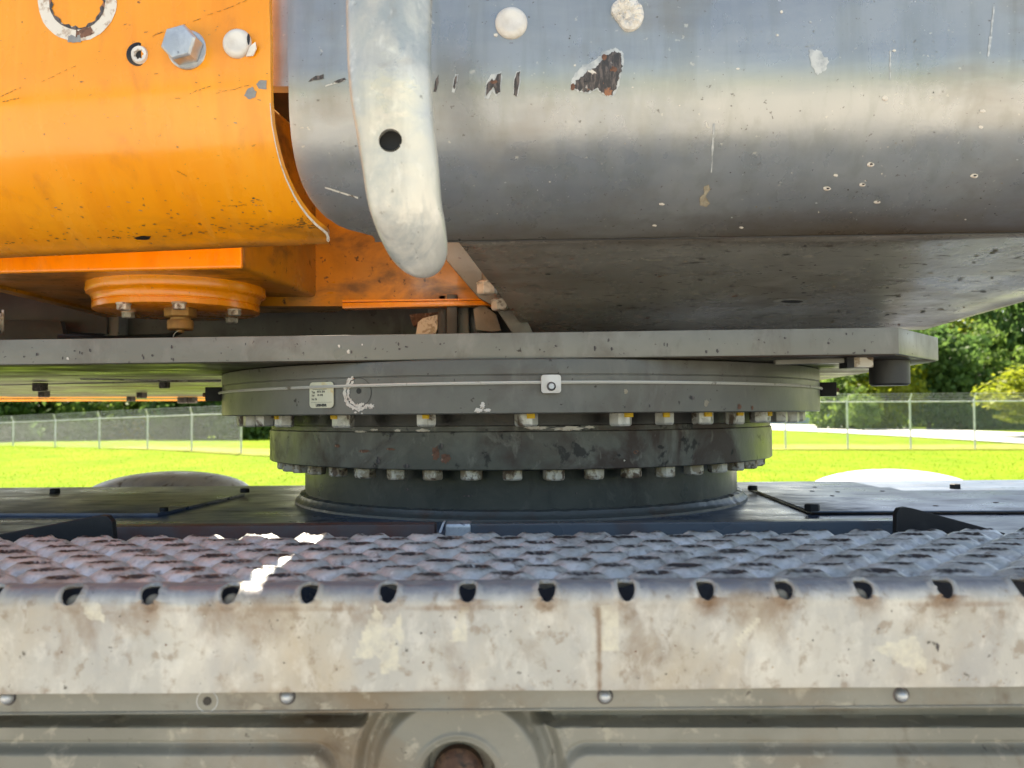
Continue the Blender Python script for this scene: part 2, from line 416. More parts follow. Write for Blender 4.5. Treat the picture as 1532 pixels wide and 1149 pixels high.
def attr_layer(m, attr, colr, k0, k1, scale, stretch=(1,1,1), gain=2.2, rough=None):
    """extra coat of dirt where the mesh attribute says it gathers, broken up by noise"""
    nt = m.node_tree; nd = nt.nodes; lk = nt.links; bs = nd['Principled BSDF']
    old = bs.inputs['Base Color'].links[0].from_socket
    tc = nd.new('ShaderNodeTexCoord'); mp = nd.new('ShaderNodeMapping'); mp.inputs['Scale'].default_value = stretch
    nz_ = nd.new('ShaderNodeTexNoise'); nz_.inputs['Scale'].default_value = scale; nz_.inputs['Detail'].default_value = 10; nz_.inputs['Roughness'].default_value = .68
    lk.new(tc.outputs['Object'], mp.inputs[0]); lk.new(mp.outputs[0], nz_.inputs[0])
    at_ = nd.new('ShaderNodeAttribute'); at_.attribute_name = attr
    ad = nd.new('ShaderNodeMath'); ad.operation = 'MULTIPLY_ADD'; ad.inputs[1].default_value = k0; ad.inputs[2].default_value = k1
    lk.new(nz_.outputs[0], ad.inputs[0])
    a2 = nd.new('ShaderNodeMath'); a2.operation = 'ADD'; a2.use_clamp = True
    lk.new(ad.outputs[0], a2.inputs[0]); lk.new(at_.outputs['Fac'], a2.inputs[1])
    mn = nd.new('ShaderNodeMath'); mn.operation = 'MULTIPLY'; mn.inputs[1].default_value = gain; mn.use_clamp = True
    lk.new(at_.outputs['Fac'], mn.inputs[0])
    a3 = nd.new('ShaderNodeMath'); a3.operation = 'MULTIPLY'
    lk.new(a2.outputs[0], a3.inputs[0]); lk.new(mn.outputs[0], a3.inputs[1])
    mx = nd.new('ShaderNodeMix'); mx.data_type = 'RGBA'
    lk.new(a3.outputs[0], mx.inputs[0]); lk.new(old, mx.inputs[6]); mx.inputs[7].default_value = (*colr, 1)
    lk.new(mx.outputs[2], bs.inputs['Base Color'])
    return a3.outputs[0]
def set_attr(o, name, vals):
    a = o.data.attributes.new(name, 'FLOAT', 'POINT')
    a.data.foreach_set('value', [max(0.0, min(1.2, float(v))) for v in vals])
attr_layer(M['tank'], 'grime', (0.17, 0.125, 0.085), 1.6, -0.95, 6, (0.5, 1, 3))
attr_layer(M['tank_low'], 'grime', (0.13, 0.095, 0.068), 1.7, -0.95, 6, (0.6, 2, 2))
attr_layer(M['yellow'], 'grime', (0.20, 0.085, 0.018), 2.4, -1.45, 16, (0.6, 1, 2))

# ------------------------------------------------------------------ ground
def ground_z(x, y):
    z = 0.0
    if y > 8:
        k = min(1, (y - 8) / 15)
        z += k * 0.10 * noise.noise(Vector((x * 0.06, y * 0.07, 1.0)))
        # low mound on the left
        dx = (x + 19) / 8.5; dy = (y - 29.5) / 5
        z += 0.26 * math.exp(-(dx * dx + dy * dy))
    return z
def frange(a, b, n): return [a + (b - a) * i / n for i in range(n + 1)]
ys = [-400, -150, -60, -20, 0, 6] + frange(8, 80, 60) + [100, 140, 220, 400, 900]
xs = [-700, -300, -150] + frange(-90, 90, 90) + [150, 300, 700]
mb = MB(); mb.grid([[Vector((x, y, ground_z(x, y))) for x in xs] for y in ys])
g = mb.build('ground', M['grass'], fixn=False, origin=(0,0,0)); tag(g, kind='structure')
mb = MB(); mb.grid([[Vector((x, y, 0.006)) for x in (-60, 0, 60)] for y in (-28, -10, 0, 5.5)])
tag(mb.build('yard_pavement', M['concrete'], fixn=False, origin=(0,0,0)), kind='structure')
# pale road beyond the fence
up = [(1080,632.5),(1150,634.5),(1240,637.5),(1330,641),(1430,645),(1532,649.5),(1700,657)]
lo = [(1080,641),(1150,644),(1240,648),(1330,652.5),(1430,657),(1532,662.5),(1700,671)]
rows = []
for t in (0, 0.33, 0.66, 1):
    row = []
    for a, b in zip(up, lo):
        p = G(a[0], a[1] + (b[1]-a[1]) * t)
        row.append(Vector((p.x, p.y, ground_z(p.x, p.y) + 0.05)))
    rows.append(row)
tag(MB().grid(rows).build('road', M['road'], fixn=False), kind='structure')

# grass blades on the lawn (uncountable)
mb = MB()
rnd = random.Random(3)
vs, fs = [], []
for i in range(30000):
    y = 13 + 27 * (rnd.random() ** 1.3); x = (rnd.random() - 0.5) * 2 * (y * 0.75)
    z = ground_z(x, y)
    h = rnd.uniform(0.015, 0.045); a = rnd.random() * 6.28; w = rnd.uniform(0.008, 0.018)
    dx, dy = math.cos(a) * w, math.sin(a) * w
    lx, ly = rnd.gauss(0, 0.02), rnd.gauss(0, 0.02)
    b = len(vs)
    vs += [Vector((x - dx, y - dy, z - 0.01)), Vector((x + dx, y + dy, z - 0.01)), Vector((x + lx, y + ly, z + h))]
    fs.append((b, b + 1, b + 2))
mb.v, mb.f = vs, fs
tag(mb.build('lawn_grass', M['blade'], fixn=False, smooth=0, origin=(0,0,0)), 'sunlit short lawn grass growing between the machine and the fence', 'grass', kind='stuff')

# ------------------------------------------------------------------ fences
def post_mesh(parent, p, h, r=0.032, lean=(0.0, -0.16)):
    o = MB().tube([p + Vector((0,0,-0.1)), p + Vector((0,0,h))], r, 10).build('post', M['fence'], parent)
    # cap and short angled arm that carries the wires
    MB().lathe([(0.0, h+0.05), (r*0.8, h+0.035), (r*1.25, h), (r*1.25, h-0.05)], p, 10).build('post_cap', M['fence'], o)
    e = p + Vector((lean[0], lean[1], h + 0.26))
    MB().tube([p + Vector((0,0,h)), e], 0.022, 8).build('wire_arm', M['fence'], o)
    return e
def fence(pts, hs, label, group=None, nmesh=1):
    root = thing('chain_link_fence', pts[0], label, 'fence')
    tops = []
    for p, h in zip(pts, hs): tops.append(post_mesh(root, p, h))
    MB().tube([p + Vector((0,0,h-0.02)) for p, h in zip(pts, hs)], 0.024, 8).build('top_rail', M['fence'], root)
    for k in range(3):
        t = (k + 1) / 3
        MB().tube([p + Vector((0,0,h)) + (e - p - Vector((0,0,h))) * t for p, h, e in zip(pts, hs, tops)], 0.006, 4).build('barbed_wire', M['wire'], root)
    # diamond mesh of crossing wires, one part
    vs, fs = [], []
    step = 0.062; wr = 0.0018
    for (a, ha), (b, hb) in zip(list(zip(pts, hs))[:-1], list(zip(pts, hs))[1:]):
        L = Vector((b.x-a.x, b.y-a.y, 0)).length; n = int(L / step)
        nrm = Vector((-(b.y-a.y), b.x-a.x, 0)).normalized()
        def at(s, z): return a + (b - a) * (s / L) + Vector((0, 0, z))
        hh = (ha + hb) / 2 - 0.03
        for sgn in (1, -1):
            k0 = int(hh / step) + 1
            for i in range(-k0, n + k0):
                s0 = i * step; s1 = s0 + sgn * hh
                t0, t1 = 0.0, 1.0
                # clip to the bay
                lo_, hi_ = (s0, s1) if s1 > s0 else (s1, s0)
                if hi_ <= 0 or lo_ >= L: continue
                for edge in (0.0, L):
                    tt = (edge - s0) / (s1 - s0)
                    if 0 < tt < 1:
                        inside0 = 0 <= s0 <= L
                        if inside0: t1 = min(t1, tt)
                        else:
                            if (edge == 0.0 and s0 < 0) or (edge == L and s0 > L): t0 = max(t0, tt)
                            else: t1 = min(t1, tt)
                if t1 <= t0: continue
                p0 = at(s0 + (s1-s0)*t0, 0.02 + hh*t0) + nrm * (0.003 * sgn)
                p1 = at(s0 + (s1-s0)*t1, 0.02 + hh*t1) + nrm * (0.003 * sgn)
                d = (p1 - p0).normalized(); u = d.cross(nrm).normalized() * wr; w = nrm * wr
                q = len(vs)
                vs += [p0 + u, p0 - u*0.5 + w, p0 - u*0.5 - w, p1 + u, p1 - u*0.5 + w, p1 - u*0.5 - w]
                fs += [(q, q+1, q+4, q+3), (q+1, q+2, q+5, q+4), (q+2, q, q+3, q+5)]
    mb = MB(); mb.v, mb.f = vs, fs
    o = mb.build('wire_mesh', M['wire'], root, fixn=False, smooth=0)
    o['kind'] = 'stuff'
    return root
def fence_from_px(cols, label):
    pts, hs = [], []
    for px, py_top, d in cols:
        t = P(px, py_top, d); z0 = ground_z(t.x, t.y)
        pts.append(Vector((t.x, t.y, z0))); hs.append(t.z - z0)
    return fence(pts, hs, label)
fence_from_px([(1174,600.5,31.2),(1267,600.5,30.8),(1361,600,30.5),(1457,599.5,30.3),(1553,599,30.1),(1650,598.5,30),(1750,598,29.8)],
              'chain link fence right of the turntable, in front of the pale road')
fence_from_px([(-150,637,46),(-55,634,42),(20,631,39.5),(83,628.5,37.5),(149,625.5,35.5),(221,622.5,33.6),(287,620,31.8),(361,617.5,30)],
              'chain link fence on the left under the grey plate, before the wood')
# dry grass along the foot of the fences
def strip(cols, w0, w1):
    rows = [[], [], []]
    for px, d in cols:
        p = P(px, 620, d)
        for k, dd in enumerate((-w0, 0, w1)):
            rows[k].append(Vector((p.x, p.y + dd, ground_z(p.x, p.y + dd) + 0.02)))
    tag(MB().grid(rows).build('dry_grass_strip', M['drygrass'], fixn=False), kind='structure')
strip([(1100,31.4),(1174,31.2),(1267,30.8),(1361,30.5),(1457,30.3),(1553,30.1),(1750,29.8)], 0.7, 5.0)
strip([(160,35.2),(221,33.6),(287,31.8),(361,30),(470,28)], 0.8, 4.0)

# ------------------------------------------------------------------ trees
def crown_mesh(seed, rx, rzz, n_clump, n_leaf, ls, low=0.0):
    rn = random.Random(seed); vs, fs = [], []
    for c in range(n_clump):
        # clump centres biased to the outside of an uneven ellipsoid
        while True:
            d = Vector((rn.gauss(0,1), rn.gauss(0,1), rn.gauss(0,1)))
            if d.length > 0.1: break
        d.normalize()
        lump = 0.78 + 0.35 * noise.noise(d * 1.7 + Vector((seed, 0, 0)))
        r = lump * (rn.random() ** 0.35)
        cc = Vector((d.x * rx * r, d.y * rx * r, rzz * (1.0 + low) + d.z * rzz * r))
        cs = rn.uniform(0.10, 0.20) * rx
        for k in range(n_leaf):
            e = Vector((rn.gauss(0,1), rn.gauss(0,1), rn.gauss(0,0.6)))
            p = cc + e * cs * 0.62
            nrm = (e.normalized() * 0.6 + Vector((rn.gauss(0,1), rn.gauss(0,1), rn.gauss(0.5,1)))).normalized()
            a = nrm.orthogonal().normalized(); b = nrm.cross(a)
            th = rn.random() * 6.28
            a, b = a * math.cos(th) + b * math.sin(th), b * math.cos(th) - a * math.sin(th)
            s = ls * rn.uniform(0.6, 1.3)
            q = len(vs)
            vs += [p - a*s*0.5, p + b*s*0.32, p + a*s*0.62, p - b*s*0.30]
            fs.append((q, q+1, q+2, q+3))
    me = bpy.data.meshes.new('crown'); me.from_pydata(vs, [], fs); return me
crowns = [crown_mesh(i, 3.2, 3.6 + 0.5 * (i % 3), 150, 46, 0.34) for i in range(5)]
def trunk_mesh(seed, h, r):
    rn = random.Random(seed); mb = MB()
    pts = [Vector((rn.gauss(0, .04) * k, rn.gauss(0, .04) * k, h * k / 5)) for k in range(6)]
    mb.tube(pts, [r * (1 - 0.13 * k) for k in range(6)], 9)
    for k in range(5):
        b = pts[2 + k % 3]; a = rn.random() * 6.28; l = rn.uniform(1.2, 2.2)
        mb.tube([b, b + Vector((math.cos(a)*l*.5, math.sin(a)*l*.5, l*.5)), b + Vector((math.cos(a)*l, math.sin(a)*l, l*1.2))], [r*.4, r*.28, r*.1], 6)
    me = bpy.data.meshes.new('trunk'); me.from_pydata([v for v in mb.v], [], mb.f)
    me.materials.append(M['bark']); return me
trunks = [trunk_mesh(i, 5.0, 0.22) for i in range(3)]
TN = [0]
def tree(x, y, s, sz, lm, label, base=0.0, name='deciduous_tree', group=None, seed=None):
    k = TN[0]; TN[0] += 1
    z = ground_z(x, y)
    root = thing(name, (x, y, z), label, 'tree' if 'tree' in name else 'bush', group)
    key = (k % 5, lm)
    if key not in tree.cache:
        me = crowns[k % 5].copy(); me.materials.append(M[lm]); tree.cache[key] = me
    c = bpy.data.objects.new('crown', tree.cache[key]); C.objects.link(c); c.parent = root
    c.scale = (s, s, sz); c.location = (0, 0, base); c.rotation_euler = (0, 0, k * 1.7)
    t = bpy.data.objects.new('trunk', trunks[k % 3]); C.objects.link(t); t.parent = root
    t.scale = (s, s, sz * 0.9 + base * 0.2); t.rotation_euler = (0, 0, k)
    return root
tree.cache = {}
rn = random.Random(12)
mats = ['leaf1', 'leaf2', 'leaf1', 'leaf3', 'leaf2']
cname = {'leaf1': 'mid green', 'leaf2': 'dark green', 'leaf3': 'yellow green'}
ordn = ['leftmost', 'second from the left', 'third from the left', 'fourth from the left', 'fifth from the left', 'sixth from the left', 'seventh from the left', 'eighth from the left', 'ninth from the left']
def tree_row(side, row, start, step, n, d0, d1, s0, s1, z0_, z1_, base, off):
    for i in range(n):
        px = start + i * step + rn.uniform(-step*.15, step*.15)
        lm = mats[(i * 3 + off) % 5]
        p = P(px, 620, rn.uniform(d0, d1))
        tree(p.x, p.y, rn.uniform(s0, s1), rn.uniform(z0_, z1_), lm,
             '%s tree, %s in %s row, %s wood' % (cname[lm], ordn[i], row, side),
             base=base, group='trees of the %s wood' % side)
tree_row('right', 'front', 1275, 56, 6, 60, 65, 1.0, 1.2, 1.1, 1.4, -2.3, 0)
tree_row('right', 'back', 1290, 70, 5, 70, 78, 1.35, 1.5, 1.9, 2.4, -2.0, 2)
tree_row('left', 'front', -10, 58, 8, 50, 56, 0.9, 1.1, 0.85, 1.2, -2.2, 1)
tree_row('left', 'back', 0, 76, 6, 64, 72, 1.2, 1.5, 1.3, 1.7, -2.0, 3)
# clipped yellow-green round bush with a thin trunk, right edge
p = P(1548, 640, 43)
tree(p.x, p.y, 0.98, 0.50, 'leaf3', 'rounded yellow green small tree before the dark wood at the right edge', base=0.45, name='small_tree')
p = P(1292, 640, 58)
tree(p.x, p.y, 0.40, 0.42, 'leaf1', 'loose green shrub beside the pale blue building', base=-0.3, name='shrub')

# pale building glimpsed right of the turntable
a = P(1130, 640, 95); b = P(1262, 640, 95)
root = thing('metal_building', ((a.x+b.x)/2, 99, 0), 'pale blue low building with grey roof beyond the road, right of the turntable', 'building')
cx = (a.x + b.x) / 2; w = b.x - a.x
MB().box((cx, 100, 1.6), (w, 10, 3.4)).build('wall', M['siding'], root)
MB().prism([(cx-w/2-.3, 94.7, 3.32), (cx+w/2+.3, 94.7, 3.32), (cx+w/2+.3, 100, 4.6), (cx-w/2-.3, 100, 4.6)], (0,0,.12)).prism(
    [(cx-w/2-.3, 105.3, 3.32), (cx+w/2+.3, 105.3, 3.32), (cx+w/2+.3, 100, 4.6), (cx-w/2-.3, 100, 4.6)], (0,0,.12)).build('roof', M['roof'], root)
for k in range(3):
    wx = cx - w/2 + w * (k + 1) / 4
    f = MB().box((wx, 94.97, 1.7), (1.1, .06, 1.2)).build('window_frame', M['fence'], root)
    MB().box((wx, 94.93, 1.7), (0.95, .02, 1.05)).build('pane', M['glass'], f)

# ------------------------------------------------------------------ slewing ring
DC = 1.75
RC = P(778, 619, DC); RC.z = 0
def rp(r, th, z): return Vector((RC.x + r * math.sin(th), RC.y - r * math.cos(th), rz(z)))
def ring_hit(px, py, r):
    v = ray(px, py); ox, oy = -RC.x, -RC.y
    a = v.x*v.x + v.y*v.y; b = 2*(ox*v.x + oy*v.y); c = ox*ox + oy*oy - r*r
    t = (-b - math.sqrt(max(0, b*b - 4*a*c))) / (2*a)
    p = O + v * t
    return math.atan2(p.x - RC.x, RC.y - p.y), p.z - H
cz = (RC.x, RC.y, H)
sr = thing('slewing_ring', (RC.x, RC.y, rz(-0.167)), 'stepped round grey turntable between the deck and the upper plate, circled by white cord', 'turntable')
RB = 0.59
def cyl(name, m, prof, n=160, **k):
    return MB().lathe(prof, cz, n).build(name, m, sr, **k)
cyl('upper_ring', M['grey'], [(0.30, 0.078), (0.575, 0.078), (0.5895, 0.0755), (RB, 0.0735), (RB, 0.0555), (RB-0.0012, 0.0545), (RB-0.0012, 0.054), (RB, 0.053), (RB, 0.0015), (RB-0.0015, 0.0), (0.50, 0.0)], smooth=30)
cyl('neck', M['greasy'], [(0.4955, 0.0), (0.4955, -0.019), (0.4985, -0.021), (0.4985, -0.026), (0.45, -0.026)], smooth=30)
cyl('neck_band', M['collar'], [(0.4965, -0.0175), (0.5, -0.0185), (0.5, -0.0258), (0.48, -0.0258)], smooth=30)
cyl('collar', M['collar'], [(0.45, -0.0262), (0.5015, -0.0262), (0.503, -0.0275), (0.503, -0.083), (0.5015, -0.0845), (0.42, -0.0845)], smooth=30)
cyl('drum', M['drum'], [(0.425, -0.0845), (0.4365, -0.086), (0.4365, -0.169)], smooth=30)
cyl('drum_shade_ring', M['greasy'], [(0.4395, -0.0847), (0.4395, -0.0885), (0.436, -0.0895)], smooth=30)  # dark ring painting the collar's shade on the drum top
# weld bead round the drum foot, lumpy
mb = MB(); prof_n = 7; nseg = 360
vs = []
for i in range(nseg):
    a = 2 * math.pi * i / nseg
    w = 1 + 0.10 * noise.noise(Vector((a * 30, 0, 0))) + 0.02 * math.sin(a * 260)
    for q in range(prof_n):
        t = q / (prof_n - 1) * math.pi / 2
        st_ = 0.003 if q in (3, 4) else 0
        r = 0.4365 + (0.019 - st_) * w * math.sin(t); z = -0.169 + (0.019 - st_) * w * math.cos(t)
        vs.append(Vector((RC.x + r * math.sin(a), RC.y - r * math.cos(a), rz(z))))
fs = [(i*prof_n+q, ((i+1) % nseg)*prof_n+q, ((i+1) % nseg)*prof_n+q+1, i*prof_n+q+1) for i in range(nseg) for q in range(prof_n-1)]
MB().add(vs, fs).build('weld_bead', M['weld'], sr)

def hexhead(mb, c, af, h, rot=0, up=-1, washer=None):
    """hex head hanging down from c (up=-1)"""
    r = af / math.sqrt(3)
    ring = lambda rr, z: [Vector(c) + Vector((rr*math.cos(rot + k*math.pi/3), rr*math.sin(rot + k*math.pi/3), z)) for k in range(6)]
    L = [ring(r, 0), ring(r, up*h*0.85), ring(r*0.86, up*h)]
    vs = [v for l in L for v in l]
    fs = []
    for a in range(2):
        for k in range(6): fs.append((a*6+k, a*6+(k+1) % 6, (a+1)*6+(k+1) % 6, (a+1)*6+k))
    fs.append(tuple(range(12, 18))); fs.append(tuple(range(6))[::-1])
    mb.add(vs, fs)
rb = random.Random(5)
def ring_bolts(degs, r, ztop, h, af, m, mark):
    src = None
    wsrc = None
    for i, dg in enumerate(degs):
        th = R(dg)
        c = rp(r, th, ztop)
        if src is None:
            mb = MB(); hexhead(mb, c, af, h)
            src = mb.build('bolt', m, sr, bevel=0.0012, origin=c, smooth=30)
            mb = MB(); mb.lathe([(0, 0), (af*0.50, 0), (af*0.50, -0.003), (0, -0.003)], c, 20)
            wsrc = mb.build('washer', M['zinc_dirty'], src, origin=c)
            o = src
        else:
            o = copy_part(src, c)
            w = wsrc.copy(); C.objects.link(w); w.parent = o; w.location = (0,0,0)
        o.rotation_euler = (0, 0, rb.uniform(0, 1.05))
        s = rb.uniform(0.90, 1.0); o.scale = (s, s, rb.uniform(0.95, 1.06))
        if mark and dg in mark:
            mb = MB(); c2 = rp(r + af*0.50, th + rb.uniform(-.012, .012), ztop - 0.003)
            mb.box(c2, (rb.uniform(.009,.014), 0.004, rb.uniform(.005,.009)), Matrix.Rotation(th, 3, 'Z'))
            w = mb.build('paint_mark', M['bolt_yellow'], sr, bevel=0.001)
degs_up = [-74,-67.5,-60,-52.5,-45,-30,-15,0.4,15,22.5,30,37.5,45,52.5,60,67.5,74]
ring_bolts(degs_up, 0.548, -0.0002, 0.0185, 0.030, M['zinc'], (-45,-30,-15,0.4,15,22.5,30,37.5,45))
ring_bolts([-2 + 7.6 * k for k in range(-11, 13)], 0.4745, -0.0848, 0.0165, 0.030, M['zinc_dirty'], None)

# white cord round the upper ring and its black end blocks
pts = [rp(RB + 0.0035 + (0.0006*math.sin(a*9)), a, 0.0425 + 0.0008 * math.sin(a * 3 + 1)) for a in frange(R(-80), R(80), 90)]
MB().tube(pts, 0.0024, 6).build('cord', M['cable'], sr)
for s in (-1, 1):
    a = R(72) * s
    c = rp(RB + 0.012, a, 0.041)
    k = MB().box(c, (0.026, 0.034, 0.026), Matrix.Rotation(a, 3, 'Z')).build('cord_block', M['black'], sr, bevel=0.002)
    MB().tube([c + Vector((s*.010,0,-.001)), c + Vector((s*.022,0,-.001))], 0.004, 8).build('block_screw', M['chiprust'], k)
def on_ring(px, py, r): 
    th, z = ring_hit(px, py, r); return th, z
def ring_plate(name, m, px, py, w, h, t, r, bevel, rotz=0):
    th, z = ring_hit(px, py, r)
    c = rp(r + t/2, th, z)
    # rounded rectangle in the tangent plane
    rr = min(w, h) * 0.16; pl = []
    for cx_, cz_, a0 in ((w/2-rr, h/2-rr, 0), (-w/2+rr, h/2-rr, 90), (-w/2+rr, -h/2+rr, 180), (w/2-rr, -h/2+rr, 270)):
        for k in range(5):
            a = R(a0 + 22.5*k); pl.append(Vector((cx_ + rr*math.cos(a), 0, cz_ + rr*math.sin(a))))
    rm = Matrix.Rotation(th, 3, 'Z')
    mb = MB(); mb.prism([c + rm @ (v + Vector((0, -t/2, 0))) for v in pl], rm @ Vector((0, t, 0)))
    return mb.build(name, m, sr, bevel=bevel, origin=c), th, c, rm
cl, th, c, rm = ring_plate('cord_clip', M['plastic'], 824, 574.5, 0.0275, 0.0255, 0.006, RB + 0.003, 0.001)
q = MB(); q.lathe([(0, .004), (0.0036, .004), (0.0045, 0.002), (0.0045, 0)], c + rm @ Vector((.0, -0.003, -0.0035)), 12, axis=rm @ Matrix.Rotation(R(90), 3, 'X'))
q.build('clip_screw', M['steel'], cl)
q = MB(); q.lathe([(0.0045, .0008), (0.0064, .0008), (0.0064, 0)], c + rm @ Vector((.0, -0.003, -0.0035)), 14, axis=rm @ Matrix.Rotation(R(90), 3, 'X'))
q.build('clip_screw_recess', M['chipdark'], cl)
lb, th, c, rm = ring_plate('rating_label', M['label'], 481.5, 591, 0.0475, 0.0385, 0.0012, RB + 0.0008, 0.0003)
def text_on(parent, s, x, z, size, c, rm, bold=0.0, align='LEFT', mname='ink', name='printed_text', off=-0.0009):
    cu = bpy.data.curves.new('t', 'FONT'); cu.body = s; cu.size = size; cu.align_x = align; cu.offset = bold
    cu.resolution_u = 2
    to = bpy.data.objects.new('t', cu); C.objects.link(to)
    dg = bpy.context.evaluated_depsgraph_get(); dg.update()
    me = bpy.data.meshes.new_from_object(to.evaluated_get(dg))
    bpy.data.objects.remove(to)
    base = c + rm @ Vector((x, off, z))
    A = rm @ Matrix.Rotation(R(90), 3, 'X')
    me.transform(A.to_4x4()); me.materials.clear(); me.materials.append(M[mname])
    o = bpy.data.objects.new(name, me); C.objects.link(o); o.parent = parent
    o.location = base - WL[parent.name]
    return o
text_on(lb, 'Typ', -0.019, 0.0030, 0.0042, c, rm, 0.00012)
text_on(lb, '0076 854', -0.0085, 0.0036, 0.0042, c, rm, 0.00012)
text_on(lb, 'Ser.', -0.019, -0.0018, 0.0042, c, rm, 0.00012)
text_on(lb, '10 498', -0.0085, -0.0014, 0.0042, c, rm, 0.00012)
text_on(lb, 'Nr. N', -0.019, -0.0074, 0.0042, c, rm, 0.00012)
text_on(lb, 'LIEBHERR', 0.0, -0.0168, 0.0050, c, rm, 0.00035, 'CENTER')
MB().box(c + rm @ Vector((0, -0.0008, -0.0108)), (0.041, 0.0002, 0.0003), rm).build('printed_line', M['ink'], lb)
for k in range(2):
    MB().box(c + rm @ Vector((-0.003 + 0.004*k, -0.0008, 0.0085)), (0.028 - 0.012*k, 0.0002, 0.0006), rm).build('printed_line', M['ink'], lb)

# sealing plug in the ring: thin groove circle, centre hole and flaked paint crescents
def ring_disc(name, m, px, py, r0, r1, r, t=0.0006, n=40, a0=0, a1=2*math.pi, jitter=0, seed=0, parent=sr):
    th, z = ring_hit(px, py, r); rnn = random.Random(seed)
    vs, fs = [], []
    for i in range(n + 1):
        a = a0 + (a1 - a0) * i / n
        fade = 1.0
        j1 = r1 + jitter * rnn.uniform(-1, 1); j0 = r0 + jitter * 0.7 * rnn.uniform(-1, 1)
        for rr in (j0, j1):
            x, zz = rr * math.cos(a), rr * math.sin(a)
            vs.append(rp(r + t, th + x / r, z + zz))
    for i in range(n): fs.append((2*i, 2*i+1, 2*i+3, 2*i+2))
    return MB().add(vs, fs).build(name, m, parent, smooth=0)
ring_disc('plug_groove', M['greasy'], 537, 587, 0.0206, 0.0214, RB)
ring_disc('plug_hole', M['greasy'], 537, 585, 0.0, 0.0042, RB, n=16)
ring_disc('paint_chip', M['chipwhite'], 537, 587, 0.0165, 0.0203, RB, 0.0008, 34, R(118), R(300), 0.0016, 3)
ring_disc('paint_chip', M['chipwhite'], 537, 587, 0.0220, 0.0268, RB, 0.0008, 34, R(112), R(312), 0.0018, 4)
def blob_ring(name, m, px, py, w, h, r, seed, n=26, t=0.0007, rag=0.35, parent=sr):
    th, z = ring_hit(px, py, r); rnn = random.Random(seed)
    ctr = rp(r + t, th, z); vs = [ctr]
    for i in range(n):
        a = 2*math.pi*i/n; k = 1 - rag * rnn.random()
        vs.append(rp(r + t, th + k*w/2*math.cos(a)/r, z + k*h/2*math.sin(a)))
    return MB().add(vs, [(0, 1+i, 1+(i+1) % n) for i in range(n)]).build(name, m, parent, smooth=0)
chips = [(555, 608, 15, 10, 'chipwhite', RB), (532, 617, 7, 4, 'chipwhite', RB), (542, 618.5, 4, 3, 'chipwhite', RB),
         (716, 614, 17, 9, 'chipwhite', RB), (722, 607, 10, 12, 'chipwhite', RB), (729, 614, 14, 6, 'chipwhite', RB),
         (1035, 595, 14, 8, 'chipdark', RB), (936, 586, 9, 9, 'mud', RB), (972, 607, 4, 6, 'chipdark', RB), (935, 609, 5, 4, 'chipdark', RB),
         (1106, 609, 12, 12, 'chiprust', RB), (1125, 610, 8, 10, 'chiprust', RB), (1057, 603, 12, 14, 'mud', RB),
         (540, 645.5, 34, 4, 'chipwhite', 0.5035), (595, 644, 16, 6, 'chipwhite', 0.5005), (632, 644, 28, 7, 'chipwhite', 0.5005),
         (560, 643, 22, 4, 'chipwhite', 0.5005), (800, 640, 44, 7, 'chipwhite', 0.5005), (850, 641, 60, 8, 'chipwhite', 0.5005), (882, 639, 22, 6, 'chipwhite', 0.5005),
         (652, 678, 14, 30, 'chiprust', 0.503), (667, 686, 22, 18, 'chiprust', 0.503), (660, 668, 12, 12, 'chipdark', 0.503),
         (566, 690, 11, 16, 'chipdark', 0.503), (560, 697, 7, 5, 'chipdark', 0.503), (505, 667, 16, 7, 'chiprust', 0.503),
         (545, 675, 26, 7, 'chiprust', 0.503), (585, 672, 18, 5, 'chiprust', 0.503), (608, 697, 18, 8, 'chipdark', 0.503),
         (951, 676, 11, 8, 'chiprust', 0.503), (952, 676, 5, 4, 'chipdark', 0.5035), (934, 689, 4, 3, 'chipwhite', 0.503),
         (609, 732, 7, 6, 'chipdark', 0.4365), (862, 738, 5, 3, 'chipdark', 0.4365), (700, 742, 20, 4, 'chipdark', 0.4365)]
for i, (px, py, w, h, m, r) in enumerate(chips):
    d = (RC.y - r); s = d / F
    o = blob_ring('paint_chip', M[m], px, py, w*s, h*s, r, 40+i, t=0.0005 + 0.0001*(i % 4), rag=0.5)

# ------------------------------------------------------------------ upper base plate
SL = math.tan(R(3.6))
def pl_pt(px, d0, z):       # point on slewed front line
    x = (px - 778) / F * d0; return Vector((RC.x*0 + x + 12/F*d0, d0, rz(z)))
bp = thing('base_plate', (0, 1.6, rz(0.078)), 'flat thick grey steel plate carrying the orange and silver bodies above the turntable', 'steel plate')
zb, zt = 0.0785, 0.1155
FR = P(1345, 530, 1.154); FR.z = rz(zb)
FL = P(0, 546, 1.234)
dr = (Vector((FL.x, FL.y, 0)) - Vector((FR.x, FR.y, 0))); dr.normalize()
FLL = Vector((FR.x, FR.y, rz(zb))) + dr * 2.4
CR = P(1404, 541, 1.32)
BR = P(1230, 567, 2.07)
poly = [FLL, FR, Vector((CR.x, 1.32, rz(zb))), Vector((BR.x, 2.07, rz(zb))), Vector((BR.x, 2.9, rz(zb))), Vector((0.0, 3.3, rz(zb))), Vector((FLL.x, 3.9, rz(zb)))]
MB().prism([Vector((p.x, p.y, rz(zb))) for p in poly], (0, 0, zt - zb)).build('plate_slab', M['plate'], bp, bevel=0.002)
MB().prism([Vector((p.x + (0.004 if k == 0 else -0.004), p.y + (0.004 if k < 2 else 0), rz(zb - 0.0012))) for k, p in enumerate(poly)], (0, 0, 0.001)).build('underside_sheet', M['under'], bp)
